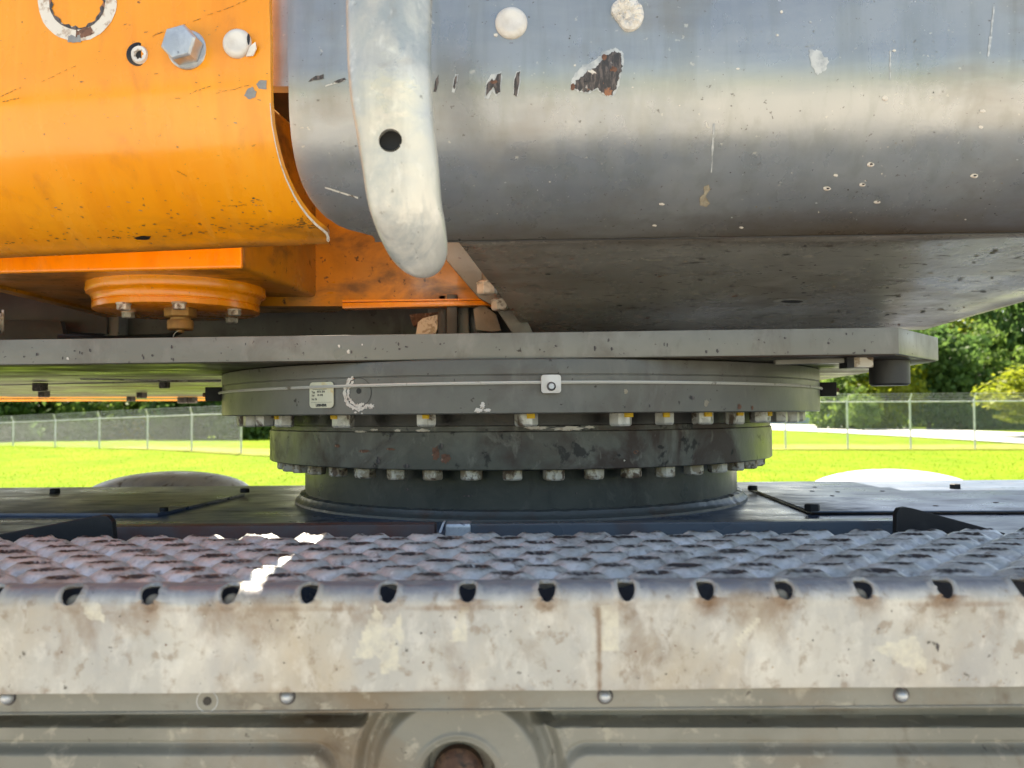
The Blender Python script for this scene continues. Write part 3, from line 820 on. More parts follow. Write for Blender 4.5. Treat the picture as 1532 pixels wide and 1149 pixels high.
# thin far cover sheets and seams under the left half; orange strips paint its orange-lit edge
for (px0, py0, px1, py1, m) in ((-40, 576, 330, 568, 'plate'), (120, 566, 330, 570, 'zinc'), (-40, 590, 310, 591, 'plate'), (-60, 594, 320, 593.5, 'yellow'), (-60, 599, 320, 598, 'yellow')):
    def pp(px, py):
        v = ray(px, py); t = (zb - 0.001) / v.z; return O + v * t
    a, b = pp(px0, py0), pp(px1, py1)
    MB().tube([a, b], 0.003 if m != 'yellow' else 0.005, 4).build('edge_strip', M[m], bp)
for px, py, s in ((60, 573, .030), (66, 585, .03), (246, 572, .022), (212, 587, .03), (196, 593, .03), (274, 594, .04), (287, 594, .04), (245, 560.5, .0)):
    if s == 0: continue
    v = ray(px, py); t = (zb - 0.004) / v.z; c = O + v * t
    mb = MB(); hexhead(mb, c, s, s*0.6); mb.build('underside_bolt', M['chipdark'], bp, bevel=0.001)
# raised rim near the far left edge
# boss under the right corner, grey bolt and scraper strip
c = P(1331, 577, 1.30)
q = MB().lathe([(0, 0), (0.026, 0), (0.0295, 0.003), (0.0295, 0.05)], (c.x, 1.30, c.z), 40).build('boss', M['dark'], bp)
c = P(1283, 531, 1.22)
MB().box((c.x, 1.22, rz(zb - 0.008)), (0.034, 0.03, 0.0155)).build('corner_bolt', M['zinc_dirty'], bp, bevel=0.003)
a = P(1160, 533, 1.24); b = P(1264, 527, 1.21)
MB().prism([Vector((a.x, a.y, rz(zb-.0015))), Vector((b.x, b.y, rz(zb-.0015))), Vector((b.x, b.y+.03, rz(zb-.0015))), Vector((a.x, a.y+.01, rz(zb-.0015)))], (0,0,-0.007)).build('underside_strip', M['plate'], bp, bevel=0.001)
MB().box((b.x + .004, b.y + .005, rz(zb - .008)), (.01, .03, .016)).build('strip_end', M['black'], bp)
# light chipped corner between plate and tank
# spots on plate front edge
def on_plane_strip(px, py, off=0.0006):
    # plate front face plane through FR with direction dr
    n = Vector((-dr.y, dr.x, 0)); v = ray(px, py)
    if n.dot(v) > 0: n = -n
    t = (Vector((FR.x, FR.y, O.z)) - O).dot(n) / v.dot(n)
    return O + v * t + n * off
rs = random.Random(21)
for i in range(46):
    px = rs.uniform(10, 1335); f = px / 1345
    y0 = 517 - 25 * f; y1 = 545 - 15 * f
    py = rs.uniform(y0 + 3, y1 - 3)
    w = rs.uniform(1.0, 3.2); h = rs.uniform(1.0, 4.0)
    ctr = on_plane_strip(px, py, 0.0006); vs = [ctr]
    for k in range(9):
        a = 2*math.pi*k/9; kk = 1 - .5*rs.random()
        vs.append(on_plane_strip(px + w*kk*math.cos(a), py + h*kk*math.sin(a), 0.0006))
    MB().add(vs, [(0, 1+k, 1+(k+1) % 9) for k in range(9)]).build('paint_chip', M['chipdark' if rs.random() < .93 else 'chipwhite'], bp, smooth=0)

# ------------------------------------------------------------------ silver grey body (right)
tk = thing('silver_housing', (0.5, 1.3, rz(0.27)), 'large silver grey curved machine body above the plate, scuffed and chipped', 'machine body')
YF, ZF = 0.96, 0.415          # start of the curve
def bend(y0, z0, n=33, th1=73.0, dz=0.184):
    # sheet whose tilt grows evenly with the arc; scaled to drop dz
    pts = [(0.0, 0.0)]; th = [R(th1) * (k / (n - 1)) ** 0.92 for k in range(n)]
    for k in range(1, n):
        a = (th[k] + th[k-1]) / 2
        pts.append((pts[-1][0] + math.sin(a), pts[-1][1] - math.cos(a)))
    sc = dz / -pts[-1][1]
    return [(y0 + p[0] * sc, z0 + p[1] * sc) for p in pts]
TB = bend(YF, ZF)
YE, ZE = TB[-1]        # seam
def lookup(tab, y):
    if y <= tab[0][0]: return tab[0][1]
    for (a, b), (c, d) in zip(tab[:-1], tab[1:]):
        if y <= c: return b + (d - b) * (y - a) / (c - a)
    return tab[-1][1]
SG = math.tan(R(2.0))
X0 = P(427, 100, YF).x
def tank_prof(v):              # v 0..1 along the curve
    return TB[int(round(v * 32))]
RIM = [(98,427),(160,428.5),(200,432),(230,437),(250,442),(270,449),(290,459),(305,470),(320,484),(335,506),(342,524),(348,550),(352,560)]
def rim_x(v, y=None, z=None):
    y, z = tank_prof(v); py = 621.5 - z / y * F
    return (lookup(RIM, py) - 766) / F * y if v > 0 else X0
prof = [(3.0, 1.5, 0), (1.25, 1.5, 0), (1.0, 1.46, 0), (YF, 1.36, 0)] + [(YF, 1.36 - (1.36 - ZF) * k / 10, 0) for k in range(1, 10)]
prof += [(*tank_prof(k / 32), k / 32) for k in range(33)]
xs_ = frange(0, 1, 60)
XR = 2.2
rows = []
for y, z, v in prof:
    x0 = rim_x(v)
    rows.append([Vector((x0 + (XR - x0) * u, y - SG * (x0 + (XR - x0) * u), rz(z))) for u in xs_])
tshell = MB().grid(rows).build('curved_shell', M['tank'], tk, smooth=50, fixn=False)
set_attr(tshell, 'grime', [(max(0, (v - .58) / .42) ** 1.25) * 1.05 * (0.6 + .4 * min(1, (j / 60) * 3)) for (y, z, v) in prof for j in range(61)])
sm = tshell.modifiers.new('thick', 'SOLIDIFY'); sm.thickness = 0.006; sm.offset = 1
es_ = tshell.modifiers.new('crisp', 'EDGE_SPLIT'); es_.split_angle = R(45)
# lower sloping underside: seam down to the back edge
rows = []
nu = 70
XC0 = P(686, 350, YE).x
for k in range(25):
    v = k / 24
    row = []
    for i in range(nu + 1):
        u = i / nu
        xa = XC0 + (P(792, 500, 1.497).x - XC0) * v
        x = xa + (XR - xa) * u
        # back edge comes forward beyond x ~ 0.66 (right of the plate)
        back = 1.53 - max(0, x - 0.745) * 1.75
        back = max(back, YE + 0.03)
        y = YE + (back - YE) * v
        z = ZE - (0.20 + (0.233 - ZE) * -2.3 * 0) * (y - YE) - 0.0005
        z += 0.004 * noise.noise(Vector((x * 3, v * 3, 0)))
        row.append(Vector((x, y - SG * x, rz(z))))
    rows.append(row)
tlow = MB().grid(rows).build('underside_panel', M['tank_low'], tk, smooth=50, fixn=False)
set_attr(tlow, 'grime', [max(.75 * max(0, 1 - k / 24 / .12), .9 * max(0, (k / 24 - .72) / .28), .25 if i / nu < .12 else 0) for k in range(25) for i in range(nu + 1)])
sm = tlow.modifiers.new('thick', 'SOLIDIFY'); sm.thickness = 0.008; sm.offset = 1
# rear wall of the body
mb = MB(); mb.grid([[Vector((x, max(1.12, 1.50 - max(0, x - .72)*1.75) - SG*x, rz(z))) for x in frange(0.06, XR, 60)] for z in (0.19, 1.49)])
mb.build('rear_wall', M['dark'], tk, fixn=False)
# seam bead
pts = [Vector((x, YE - SG*x - 0.0010, rz(ZE - 0.0010))) for x in frange(XC0 - 0.02, XR, 40)]
MB().tube(pts, 0.0012, 6).build('seam_bead', M['dark'], tk)

bpy.context.view_layer.update()
def bvh_of(o):
    bm = bmesh.new(); bm.from_mesh(o.data); bm.transform(Matrix.Translation(WL[o.name])); t = BVHTree.FromBMesh(bm); bm.free(); return t
BV = {'shell': bvh_of(tshell), 'low': bvh_of(tlow)}
def stick(bv, px, py, off):
    v = ray(px, py).normalized()
    hit, n, i, d = BV[bv].ray_cast(O, v)
    if hit is None: return None
    if n.dot(v) > 0: n = -n
    return hit + n * off
def blob(bv, parent, m, poly, off=0.0006, name='paint_chip', rings=3, jag=0.0, seed=1, sub=3):
    """irregular patch lying on a surface; poly = outline in photo pixels"""
    rnn = random.Random(seed)
    pts = []
    n = len(poly)
    for i in range(n):
        a, b = poly[i], poly[(i+1) % n]
        for k in range(sub):
            t = k / sub
            pts.append((a[0] + (b[0]-a[0])*t + rnn.uniform(-jag, jag), a[1] + (b[1]-a[1])*t + rnn.uniform(-jag, jag)))
    cx = sum(p[0] for p in pts)/len(pts); cy = sum(p[1] for p in pts)/len(pts)
    vs = [stick(bv, cx, cy, off)]
    if vs[0] is None: return None
    for r in range(1, rings + 1):
        for p in pts:
            q = stick(bv, cx + (p[0]-cx)*r/rings, cy + (p[1]-cy)*r/rings, off)
            if q is None: return None
            vs.append(q)
    N = len(pts)
    fs = [(0, 1+i, 1+(i+1) % N) for i in range(N)]
    for r in range(1, rings):
        b0 = 1 + (r-1)*N; b1 = 1 + r*N
        fs += [(b0+i, b1+i, b1+(i+1) % N, b0+(i+1) % N) for i in range(N)]
    return MB().add(vs, fs).build(name, m, parent, smooth=60, fixn=False)
def ell(cx, cy, rx, ry, n=10, rot=0, seed=0, rag=0.25):
    rnn = random.Random(seed); o = []
    for i in range(n):
        a = 2*math.pi*i/n; k = 1 - rag*rnn.random()
        x, y = rx*k*math.cos(a), ry*k*math.sin(a)
        o.append((cx + x*math.cos(rot) - y*math.sin(rot), cy + x*math.sin(rot) + y*math.cos(rot)))
    return o
T = lambda poly, m, **k: blob('shell', tk, M[m], poly, **k)
M['halo'] = mat('sanded_paint_edge', (0.58, 0.585, 0.57), [((0.38, 0.40, 0.41), 60, 0.45, 0.6)], rough=0.5, metal=0.2)
# large bare patch
T([(853,131),(858,112),(872,98),(893,88),(906,75),(920,72),(932,78),(933,100),(926,128),(918,145),(906,144),(893,134),(880,141),(866,138)], 'halo', jag=1.3, seed=3, sub=6)
T([(857,131),(863,120),(878,108),(895,98),(907,84),(920,77),(929,80),(931,100),(924,126),(916,143),(906,143),(893,131),(878,138),(866,136)], 'chipdark', off=0.0010, jag=1.7, seed=4, sub=7)
T(ell(904, 86, 5, 5, seed=2), 'chiprust', off=0.0013); T(ell(857, 130, 4, 6, seed=6), 'chiprust', off=0.0013)
T(ell(886, 108, 8, 4, rot=.4, seed=8, rag=.6), 'chipwhite', off=0.0014); T(ell(918, 104, 7, 5, seed=9, rag=.5), 'chiprust', off=0.0014)
T([(725,147),(727,126),(734,112),(750,107),(752,118),(748,140),(742,144),(736,136),(731,148)], 'halo', jag=.5)
T([(727,144),(728,127),(736,118),(740,122),(744,112),(750,110),(748,138),(742,141),(738,130),(733,136)], 'chipdark', off=.001, jag=.6)
T(ell(739, 123, 6, 3, seed=1), 'chiprust', off=.0013)
T([(768,140),(768,122),(772,108),(779,105),(779,125),(775,144)], 'halo', jag=.5)
T([(769,142),(769,124),(773,109),(778,107),(776,130),(773,145)], 'chipdark', off=.001, jag=.5)
T([(676,138),(678,122),(681,111),(686,111),(684,124),(680,139)], 'halo', jag=.4)
T([(678,130),(680,118),(684,112),(683,124),(680,134)], 'chipdark', off=.001, jag=.6)
T([(649,137),(651,122),(656,112),(656,124),(652,138)], 'chipdark', off=.001, jag=.5)
T([(425,136),(426,108),(440,107),(470,112),(487,112),(500,108),(503,114),(480,124),(455,126),(438,134)], 'halo', jag=.8)
T([(426,134),(426,109),(436,109),(440,113),(450,114),(462,119),(455,126),(440,124),(434,135)], 'chiprust', off=.001, jag=1.0)
T([(462,122),(468,116),(484,112),(485,118),(474,120)], 'chipdark', off=.001, jag=1.0)
T([(500,122),(516,116),(517,120),(503,125)], 'chipdark', off=.001, jag=1.0)
for a, b, w in (((450,270),(486,280),1.3), ((486,280),(536,296),1.3), ((487,129),(516,120),1.2)):
    T([(a[0],a[1]-w),(b[0],b[1]-w),(b[0],b[1]+w),(a[0],a[1]+w)], 'scratch', off=.0007, jag=.4, sub=6, rings=1)
# pale impact chips on the right
for i, (px, py, rx, ry) in enumerate(((1324,147,5,5),(1470,166,5,3),(1467,190,4,3),(1302,246,7,4),(1457,263,7,4),(1290,276,6,3.5),(1237,282,7,4),(1250,262,4,2.5),(1312,302,6,2.5),(990,305,5,2),(1109,340,4,2),(979,337,4,2),(1169,18,2.5,2.5),(1163,53,2,2),(1338,76,3,2),(1104,103,3,1.5),(860,98,2,2))):
    T(ell(px, py, rx, ry, seed=i+30), 'chipwhite', off=.0006)
    if rx >= 6: T(ell(px+1.5, py-.8, rx*.4, ry*.4, seed=i+60), 'chipdark', off=.0009, rings=1)
T([(1047,306),(1046,296),(1054,288),(1052,280),(1060,275),(1063,283),(1056,292),(1055,299),(1062,304),(1056,309)], 'mud', off=.0009, jag=.6)
for a, b, w in (((1332,76),(1331,120),1.2), ((1487,10),(1482,55),1.6), ((1482,55),(1478,85),2.2), ((1068,185),(1064,258),1.6), ((1205,70),(1218,68),1.6)):
    T([(a[0]-w,a[1]),(a[0]+w,a[1]),(b[0]+w*.6,b[1]),(b[0]-w*.6,b[1])], 'halo', off=.0005, jag=.5, sub=6, rings=1)
T([(1210,74),(1225,76),(1240,90),(1236,106),(1222,112),(1213,98)], 'halo', off=.0005, jag=1.5, sub=5)
for i in range(60):
    px = rs.uniform(680, 1525); py = rs.uniform(230, 335) if i % 3 else rs.uniform(20, 230)
    T(ell(px, py, rs.uniform(.8, 2.2), rs.uniform(.6, 1.4), n=6, seed=i), rs.choice(['chipwhite','chipdark','mud','halo']), off=.0006, rings=1, sub=1)
# underside splashes
U = lambda poly, m, **k: blob('low', tk, M[m], poly, **k)
for i in range(90):
    px = rs.uniform(760, 1500); py = rs.uniform(362, 488)
    U(ell(px, py, rs.uniform(1.5, 7), rs.uniform(.5, 1.8), n=8, rot=rs.uniform(-.15,.02), seed=i, rag=.5), rs.choice(['chipdark','chipdark','greasy','mud','chiprust']), off=.0008, rings=1, sub=1)
U(ell(1183, 450, 28, 4.5, n=16, rag=.08), 'halo', off=.0010); U(ell(1185, 450, 18, 2.4, n=14, rag=.08), 'greasy', off=.0014)

# plastic caps on the silver body
def cap(px, py, rpx, parent, bv_or_y, broken=False, m='plastic', seed=0, name='plastic_cap'):
    if isinstance(bv_or_y, str): c = stick(bv_or_y, px, py, 0.0)
    else: c = P(px, py, bv_or_y)
    r = rpx * (c.y) / F
    ax = Matrix.Rotation(R(90), 3, 'X')
    rnn = random.Random(seed)
    mb = MB()
    if not broken:
        mb.lathe([(0, .0062), (r*.45, .0060), (r*.58, .0068), (r*.75, .0064), (r*.93, .0045), (r, .0015), (r, 0)], c, 40, axis=ax)
        o = mb.build(name, M[m], parent, smooth=60)
    else:
        n = 48; vs = []
        prof_ = [(0.30, .0020), (.45, .0050), (.62, .0066), (.8, .0062), (.95, .0042), (1, .0)]
        for i in range(n):
            a = 2*math.pi*i/n
            dent = 1 - (0.30 + .1*rnn.random()) * max(0, math.cos(a - R(215)))**3
            for rr, zz in prof_:
                v = Vector((r*rr*dent*math.cos(a), -zz*(1+.3*rnn.uniform(-1,1)), r*rr*dent*math.sin(a))) + Vector((0,0,0))
                vs.append(c + v)
        k = len(prof_)
        fs = [(i*k+q, ((i+1) % n)*k+q, ((i+1) % n)*k+q+1, i*k+q+1) for i in range(n) for q in range(k-1)]
        fs.append(tuple(i*k for i in range(n)))
        o = MB().add(vs, fs).build(name, M[m], parent, smooth=25)
        for q in range(7):      # torn flakes standing up
            a = rnn.random()*6.28; rr = r*rnn.uniform(.1,.6)
            p0 = c + Vector((rr*math.cos(a), -.004, rr*math.sin(a)))
            s = r*rnn.uniform(.15,.35)
            MB().prism([p0, p0 + Vector((s, -.003*rnn.random(), s*.3)), p0 + Vector((s*.5, -.005, s))], (0, -.0012, 0)).build('torn_flake', M[m], o)
    return o
o = cap(765, 35, 24.5, tk, 'shell'); o['label'] = 'whole round white plastic cap'
o = cap(937, 23, 27, tk, 'shell', broken=True, seed=4); o['label'] = 'broken round white plastic cap'
T(ell(742, 53, 3.5, 3, seed=3), 'chipwhite', off=.001)

# dark web behind the cut corner of the body + its two bolts
def webpoly(pxs, d, th):
    return MB().prism([P(x, y, d) for x, y in pxs], (0, th, 0))
MB().prism([Vector((P(x, y, 1.46).x, 1.46, P(x, y, 1.46).z)) for x, y in ((664,300),(700,300),(800,503),(775,503),(768,500),(740,458),(716,445),(668,389))], (0, .012, 0)).build('gusset_web', M['grey'], tk, bevel=.001)
for px, py, s, d in ((729, 424, .031, 1.40), (748, 450, .027, 1.44)):
    c = P(px, py, d)
    mb = MB(); hexhead(mb, c, s, s*.62, rot=.2)
    b = mb.build('corner_bolt', M['zinc'], tk, bevel=.0015)
    MB().lathe([(0, .004), (s*.42, .004), (s*.60, .001), (s*.60, -.0006), (0, -.0006)], c, 20).build('bolt_washer', M['zinc'], b)
    MB().lathe([(0, .06), (s*.3, .06), (s*.3, .004), (0, .004)], c, 14).build('bolt_shank', M['grey'], b)

# ------------------------------------------------------------------ orange body (left)
yb = thing('orange_housing', (-0.8, 1.2, rz(0.27)), 'glossy orange curved machine body on the left, with chipped paint and a hex bolt', 'machine body')
XY = P(403, 100, .95).x
SY = math.tan(R(9.5))
YA, ZA = 0.945, 0.425
YB_ = bend(YA, ZA, 33, 68.0, 0.1965)
ROT = lambda x, y, z: Vector((x, y + (XY - x) * SY, rz(z)))
RIMY = [(100,403),(150,404.5),(180,407),(210,412.5),(240,420),(265,429),(290,441),(305,450),(320,461),(335,475),(345,488),(350,492)]
def yrim(y, z): return (lookup(RIMY, 621.5 - z / y * F) - 766) / F * y
pr = [(1.30, 1.16), (1.15, 1.22), (.98, 1.24), (YA, 1.20)] + [(YA, 1.20 - (1.20-ZA)*k/8) for k in range(1, 8)]  # unseen roof ends early, shaped to let sun through onto the tread
nb = len(pr)
pr += YB_ + [(YB_[-1][0] + .02, YB_[-1][1] - .0005)]
rows = []
for k, (y, z) in enumerate(pr):
    xr = yrim(y, z) if k >= nb else XY
    rows.append([ROT(xr + (-2.4 - xr)*u, y, z) - Vector((0, (XY - xr) * SY, 0)) for u in frange(0, 1, 60)])
yshell = MB().grid(rows).build('curved_shell', M['yellow'], yb, smooth=50, fixn=False)
set_attr(yshell, 'grime', [max(0, (k - nb - 20) / 13) ** 1.3 * (.35 + .55 * max(0, 1 - j / 12)) for k in range(len(pr)) for j in range(61)])
sm = yshell.modifiers.new('thick', 'SOLIDIFY'); sm.thickness = 0.007; sm.offset = -1
es_ = yshell.modifiers.new('crisp', 'EDGE_SPLIT'); es_.split_angle = R(45)
BV['yel'] = bvh_of(yshell)
Y = lambda poly, m, **k: blob('yel', yb, M[m], poly, **k)
# worn edge along the rim and the bottom
pts = []
for k in range(8, 33):
    y, z = YB_[k]
    pts.append(Vector((yrim(y, z) - .0010, y - .0006, rz(z - .0006))))
MB().tube(pts, [0.0006 + 0.0014*(i/24)**2 for i in range(25)], 6).build('worn_edge', M['chipwhite'], yb)
# orange inner walls seen through the gap and under the body
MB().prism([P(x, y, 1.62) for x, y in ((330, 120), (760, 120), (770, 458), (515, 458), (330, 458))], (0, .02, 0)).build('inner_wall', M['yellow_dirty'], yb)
a, b = P(512, 452.5, 1.60), P(727, 450, 1.60)
c1, c2 = P(512, 461, 1.60), P(729, 456.5, 1.60)
MB().prism([P(512, 453, 1.59), P(722, 449.5, 1.59), P(729, 456.5, 1.59), P(512, 461.5, 1.59)], (0, .03, 0)).build('lower_flange', M['yellow'], yb, bevel=.002)
MB().prism([P(512, 448.5, 1.592), P(718, 446.5, 1.592), P(720, 449, 1.592), P(512, 452, 1.592)], (0, .03, 0)).build('lower_lip', M['yellow'], yb, bevel=.001)
MB().prism([Vector((-.312, 1.25, rz(.60))), Vector((.20, 1.25, rz(.60))), Vector((.20, 1.615, rz(.60))), Vector((-.312, 1.615, rz(.60)))], (0, 0, .012)).build('sun_block_sheet', M['yellow_dirty'], yb)  # added unseen sheet, keeps the sun off part of the tread
MB().prism([Vector((-2.2, 1.12, rz(.62))), Vector((-.46, 1.12, rz(.62))), Vector((-.46, 1.62, rz(.62))), Vector((-2.2, 1.62, rz(.62)))], (0, 0, .012)).build('sun_block_sheet', M['yellow_dirty'], yb)  # second added sheet out of view, cuts sunlight inside the body
# grey strip behind the gap, upper part
MB().prism([P(x, y, 0.972) for x, y in ((395, -200), (436, -200), (436, 129), (395, 129))], (0, .02, 0)).build('gap_plate', M['tank'], yb)
MB().prism([P(x, y, 1.60) for x, y in ((370, 60), (455, 60), (455, 262), (370, 262))], (0, .012, 0)).build('gap_shade_sheet', M['greasy'], yb)  # dark sheet added to paint deep shade in the gap over the orange wall
# lower box of the drive
gb = thing('orange_gearbox', (-0.65, 1.55, rz(0.231)), 'orange box shaped drive housing hanging under the orange body, with a round flange', 'gearbox')
zg = 0.231
XL = -0.905
A = P(362, 400, 1.30); B = P(517, 459, 1.80)
front_slope = 0.06
poly = [Vector((XL, 1.335, rz(zg))), Vector((A.x, 1.30, rz(zg))), Vector((B.x, 1.80, rz(zg))), Vector((B.x-.03, 1.88, rz(zg))), Vector((XL, 1.88, rz(zg)))]
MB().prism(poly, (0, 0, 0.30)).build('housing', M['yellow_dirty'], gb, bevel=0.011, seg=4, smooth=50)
# clean front cover plate of the housing
MB().prism([Vector((XL-.05, 1.328, rz(zg-.002))), Vector((A.x+.003, 1.288, rz(zg-.002))), Vector((A.x+.003, 1.300, rz(zg-.002))), Vector((XL-.05, 1.342, rz(zg-.002)))], (0,0,.25)).build('front_cover', M['yellow'], gb, bevel=.005, seg=4, smooth=50)
MB().prism([Vector((XL-.012, 1.33, rz(zg-.006))), Vector((XL+.014, 1.33, rz(zg-.006))), Vector((XL+.014, 1.88, rz(zg-.006))), Vector((XL-.012, 1.88, rz(zg-.006)))], (0,0,.02)).build('side_flange', M['yellow_dirty'], gb, bevel=.002)
fc = P(267, 470, 1.50); zf = 0.187
fcz = (fc.x, 1.50, rz(0))
MB().lathe([(0.150, zg+.005), (0.152, 0.2195), (0.150, 0.2150), (0.143, 0.2105), (0.1405, 0.205), (0.1405, zf+.0125), (0.1385, zf+.0115), (0.1385, zf+.0105), (0.1405, zf+.0095), (0.1405, zf+.001), (0.1385, zf), (0, zf)], fcz, 96).build('flange', M['yellow'], gb, smooth=32)
def under(px, py, z):
    v = ray(px, py); return O + v * (z / v.z)
for px, py in ((185, 458), (192, 471), (268, 457), (351, 467), (347, 479)):
    c = under(px, py - 4, zf); mb = MB(); hexhead(mb, c, .019, .011, rot=rs.random())
    b = mb.build('flange_bolt', M['zinc'], gb, bevel=.001)
    MB().lathe([(0, .001), (.012, .001), (.012, -.0018), (0, -.0018)], c, 16).build('washer', M['zinc_dirty'], b)
c = under(270, 461, zf)
mb = MB(); hexhead(mb, c, .046, .017, rot=.35); plug = mb.build('drain_plug', M['brass'], gb, bevel=.0015)
mb = MB().lathe([(.017, -.016), (.017, -.020), (.0205, -.021), (.0215, -.023), (.0215, -.036), (.020, -.038), (.007, -.038), (.006, -.042), (0, -.043)], c, 32)
mb.build('plug_cap', M['brass'], plug)
pts = [c + Vector((.004 + .014*math.sin(a)*1.0, -.006, -.052 - .013*math.cos(a*1.0) + 0.0)) for a in frange(R(-170), R(60), 20)]
MB().tube(pts, .0007, 5).build('seal_wire', M['cable'], plug)

# fasteners on the orange body
def axis_y(): return Matrix.Rotation(R(90), 3, 'X')
c = stick('yel', 277, 72, 0)
s = c.y / F
root = MB().lathe([(0, .005), (28*s, .005), (30*s, .0035), (30*s, 0), (0, 0)], c + Vector((5*s, 0, -4*s)), 40, axis=axis_y()).build('bolt_washer', M['steel'], yb)
mb = MB(); hx = []
def hex_front(mb, c, r, h, rot, tilt=Matrix.Identity(3)):
    rows = []
    for rr, z in ((r, 0), (r, h*.86), (r*.88, h)):
        rows.append([c + tilt @ Vector((rr*math.cos(rot+k*math.pi/3), -z, rr*math.sin(rot+k*math.pi/3))) for k in range(6)])
    vs = [v for l in rows for v in l]
    fs = [(a*6+k, a*6+(k+1) % 6, (a+1)*6+(k+1) % 6, (a+1)*6+k) for a in range(2) for k in range(6)] + [tuple(range(12, 18))]
    mb.add(vs, fs)
hex_front(mb, c + Vector((3*s, -.004, -3*s)), 28*s, .020, R(12), Matrix.Rotation(R(-6), 3, 'Z'))
mb.build('hex_bolt', M['steel'], root, bevel=.0012)
# hole with torn white insert
c = stick('yel', 207, 81, 0)
MB().lathe([(0, .0006), (17.5*s, .0006), (18.5*s, .0001)], c, 32, axis=axis_y()).build('screw_hole', M['greasy'], yb)
vs = []; n = 36; rnn = random.Random(2)
for i in range(n):
    a = 2*math.pi*i/n; star = 1 + .16*math.cos(a*7)
    for rr, z in ((.45, .0008), (.50*star, .0045), (.80*(1+.05*rnn.random()), .0048), (.95, .001)):
        vs.append(c + Vector((3*s + 14*s*rr*math.cos(a), -z, -2*s + 15*s*rr*math.sin(a))))
fs = [(i*4+q, ((i+1) % n)*4+q, ((i+1) % n)*4+q+1, i*4+q+1) for i in range(n) for q in range(3)]
MB().add(vs, fs).build('torn_insert', M['plastic'], yb, smooth=30)
o = cap(356, 66, 22.5, yb, 'yel'); o['label'] = 'grey white plastic cap torn at its right edge'
c = stick('yel', 378, 76, .001)
MB().prism([c + Vector((-9*s, 0, -10*s)), c + Vector((2*s, 0, -9*s)), c + Vector((8*s, -.003, 0)), c + Vector((7*s, -.004, 10*s)), c + Vector((-2*s, -.003, 3*s))], (0, -.002, 0)).build('torn_flap', M['plastic'], o, bevel=.0006)
Y(ell(376, 62, 3, 9, seed=2), 'greasy', off=.0068)
# ring of flaked paint at the top left, partly cut by the frame
def ring_patch(cx, cy, r0, r1, a0, a1, m, off, n=46, jag=1.5, seed=1):
    rnn = random.Random(seed); vs, fs = [], []
    for i in range(n + 1):
        a = a0 + (a1-a0)*i/n
        for rr in (r0 + rnn.uniform(-jag, jag)*1.5, r1 + rnn.uniform(-jag, jag)*.4):
            q = stick('yel', cx + rr*math.cos(a), cy + rr*1.02*math.sin(a), off)
            if q is None: return
            vs.append(q)
    fs = [(2*i, 2*i+1, 2*i+3, 2*i+2) for i in range(n)]
    MB().add(vs, fs).build('paint_chip', M[m], yb, smooth=60, fixn=False)
ring_patch(116, 2, 40, 59, 0, 2*math.pi, 'chipwhite', .0006, seed=5)
ring_patch(116, 2, 38, 42, 0, 2*math.pi, 'chipdark', .0009, jag=1.8, seed=6)
ring_patch(118, 8, 36, 48, R(60), R(95), 'chiprust', .0010, n=12, seed=7)
ring_patch(112, 4, 50, 59, R(80), R(100), 'chipgrey', .0011, n=10, seed=8)
Y([(366,143),(370,134),(378,130),(384,138),(382,146),(373,149)], 'chipgrey', jag=.6, off=.0007)
Y([(384,126),(389,120),(399,121),(399,134),(388,133)], 'chipgrey', jag=.6, off=.0007)
for a, b, w in (((0,146),(34,130),1.3), ((4,152),(30,147),1.6), ((225,56),(325,18),.8), ((325,18),(372,0),.9), ((282,141),(316,128),1.2), ((262,147),(270,147),1), ((322,140),(374,128),.8), ((60,124),(115,98),.6), ((265,255),(280,264),1.1), ((330,308),(372,306),.8), ((230,52),(252,46),.5)):
    w *= .5
    for q in range(5):
        t0_, t1_ = (q + rs.uniform(0, .35)) / 5, (q + rs.uniform(.6, 1)) / 5
        A_ = (a[0]+(b[0]-a[0])*t0_, a[1]+(b[1]-a[1])*t0_ + rs.uniform(-.8,.8)); B_ = (a[0]+(b[0]-a[0])*t1_, a[1]+(b[1]-a[1])*t1_ + rs.uniform(-.8,.8))
        Y([(A_[0],A_[1]-w*.4),((A_[0]+B_[0])/2,(A_[1]+B_[1])/2-w),(B_[0],B_[1]-w*.4),(B_[0],B_[1]+w*.4),((A_[0]+B_[0])/2,(A_[1]+B_[1])/2+w),(A_[0],A_[1]+w*.4)], 'oil', off=.0006, jag=.4, sub=3, rings=1)
for i in range(70):
    px = rs.uniform(5, 440); py = rs.uniform(295, 345) if i % 4 else rs.uniform(60, 290)
    if py > 330 - (px/440)*15: continue
    Y(ell(px, py, rs.uniform(1, 5), rs.uniform(.4, 1.3), n=7, rot=rs.uniform(-.2,.4), seed=i, rag=.5), rs.choice(['chipdark','chiprust','mud']), off=.0006, rings=1, sub=1)
q = stick('yel', 213, 352, .001)
Y([(200,355),(212,352),(226,353),(222,358),(206,358)], 'greasy', jag=.5, off=.001)
for i in range(170):
    if rs.random() < .45: px, py = 482 - abs(rs.gauss(0, 26)), 341 - abs(rs.gauss(0, 7))
    else:
        px = rs.uniform(5, 470); py = 366 - px * .052 - abs(rs.gauss(0, 9))
    Y(ell(px, py, rs.uniform(.8, 5), rs.uniform(.4, 1.5), n=7, rot=rs.uniform(-.2, .25), seed=i, rag=.6), 'oil', off=.0006, rings=1, sub=1)

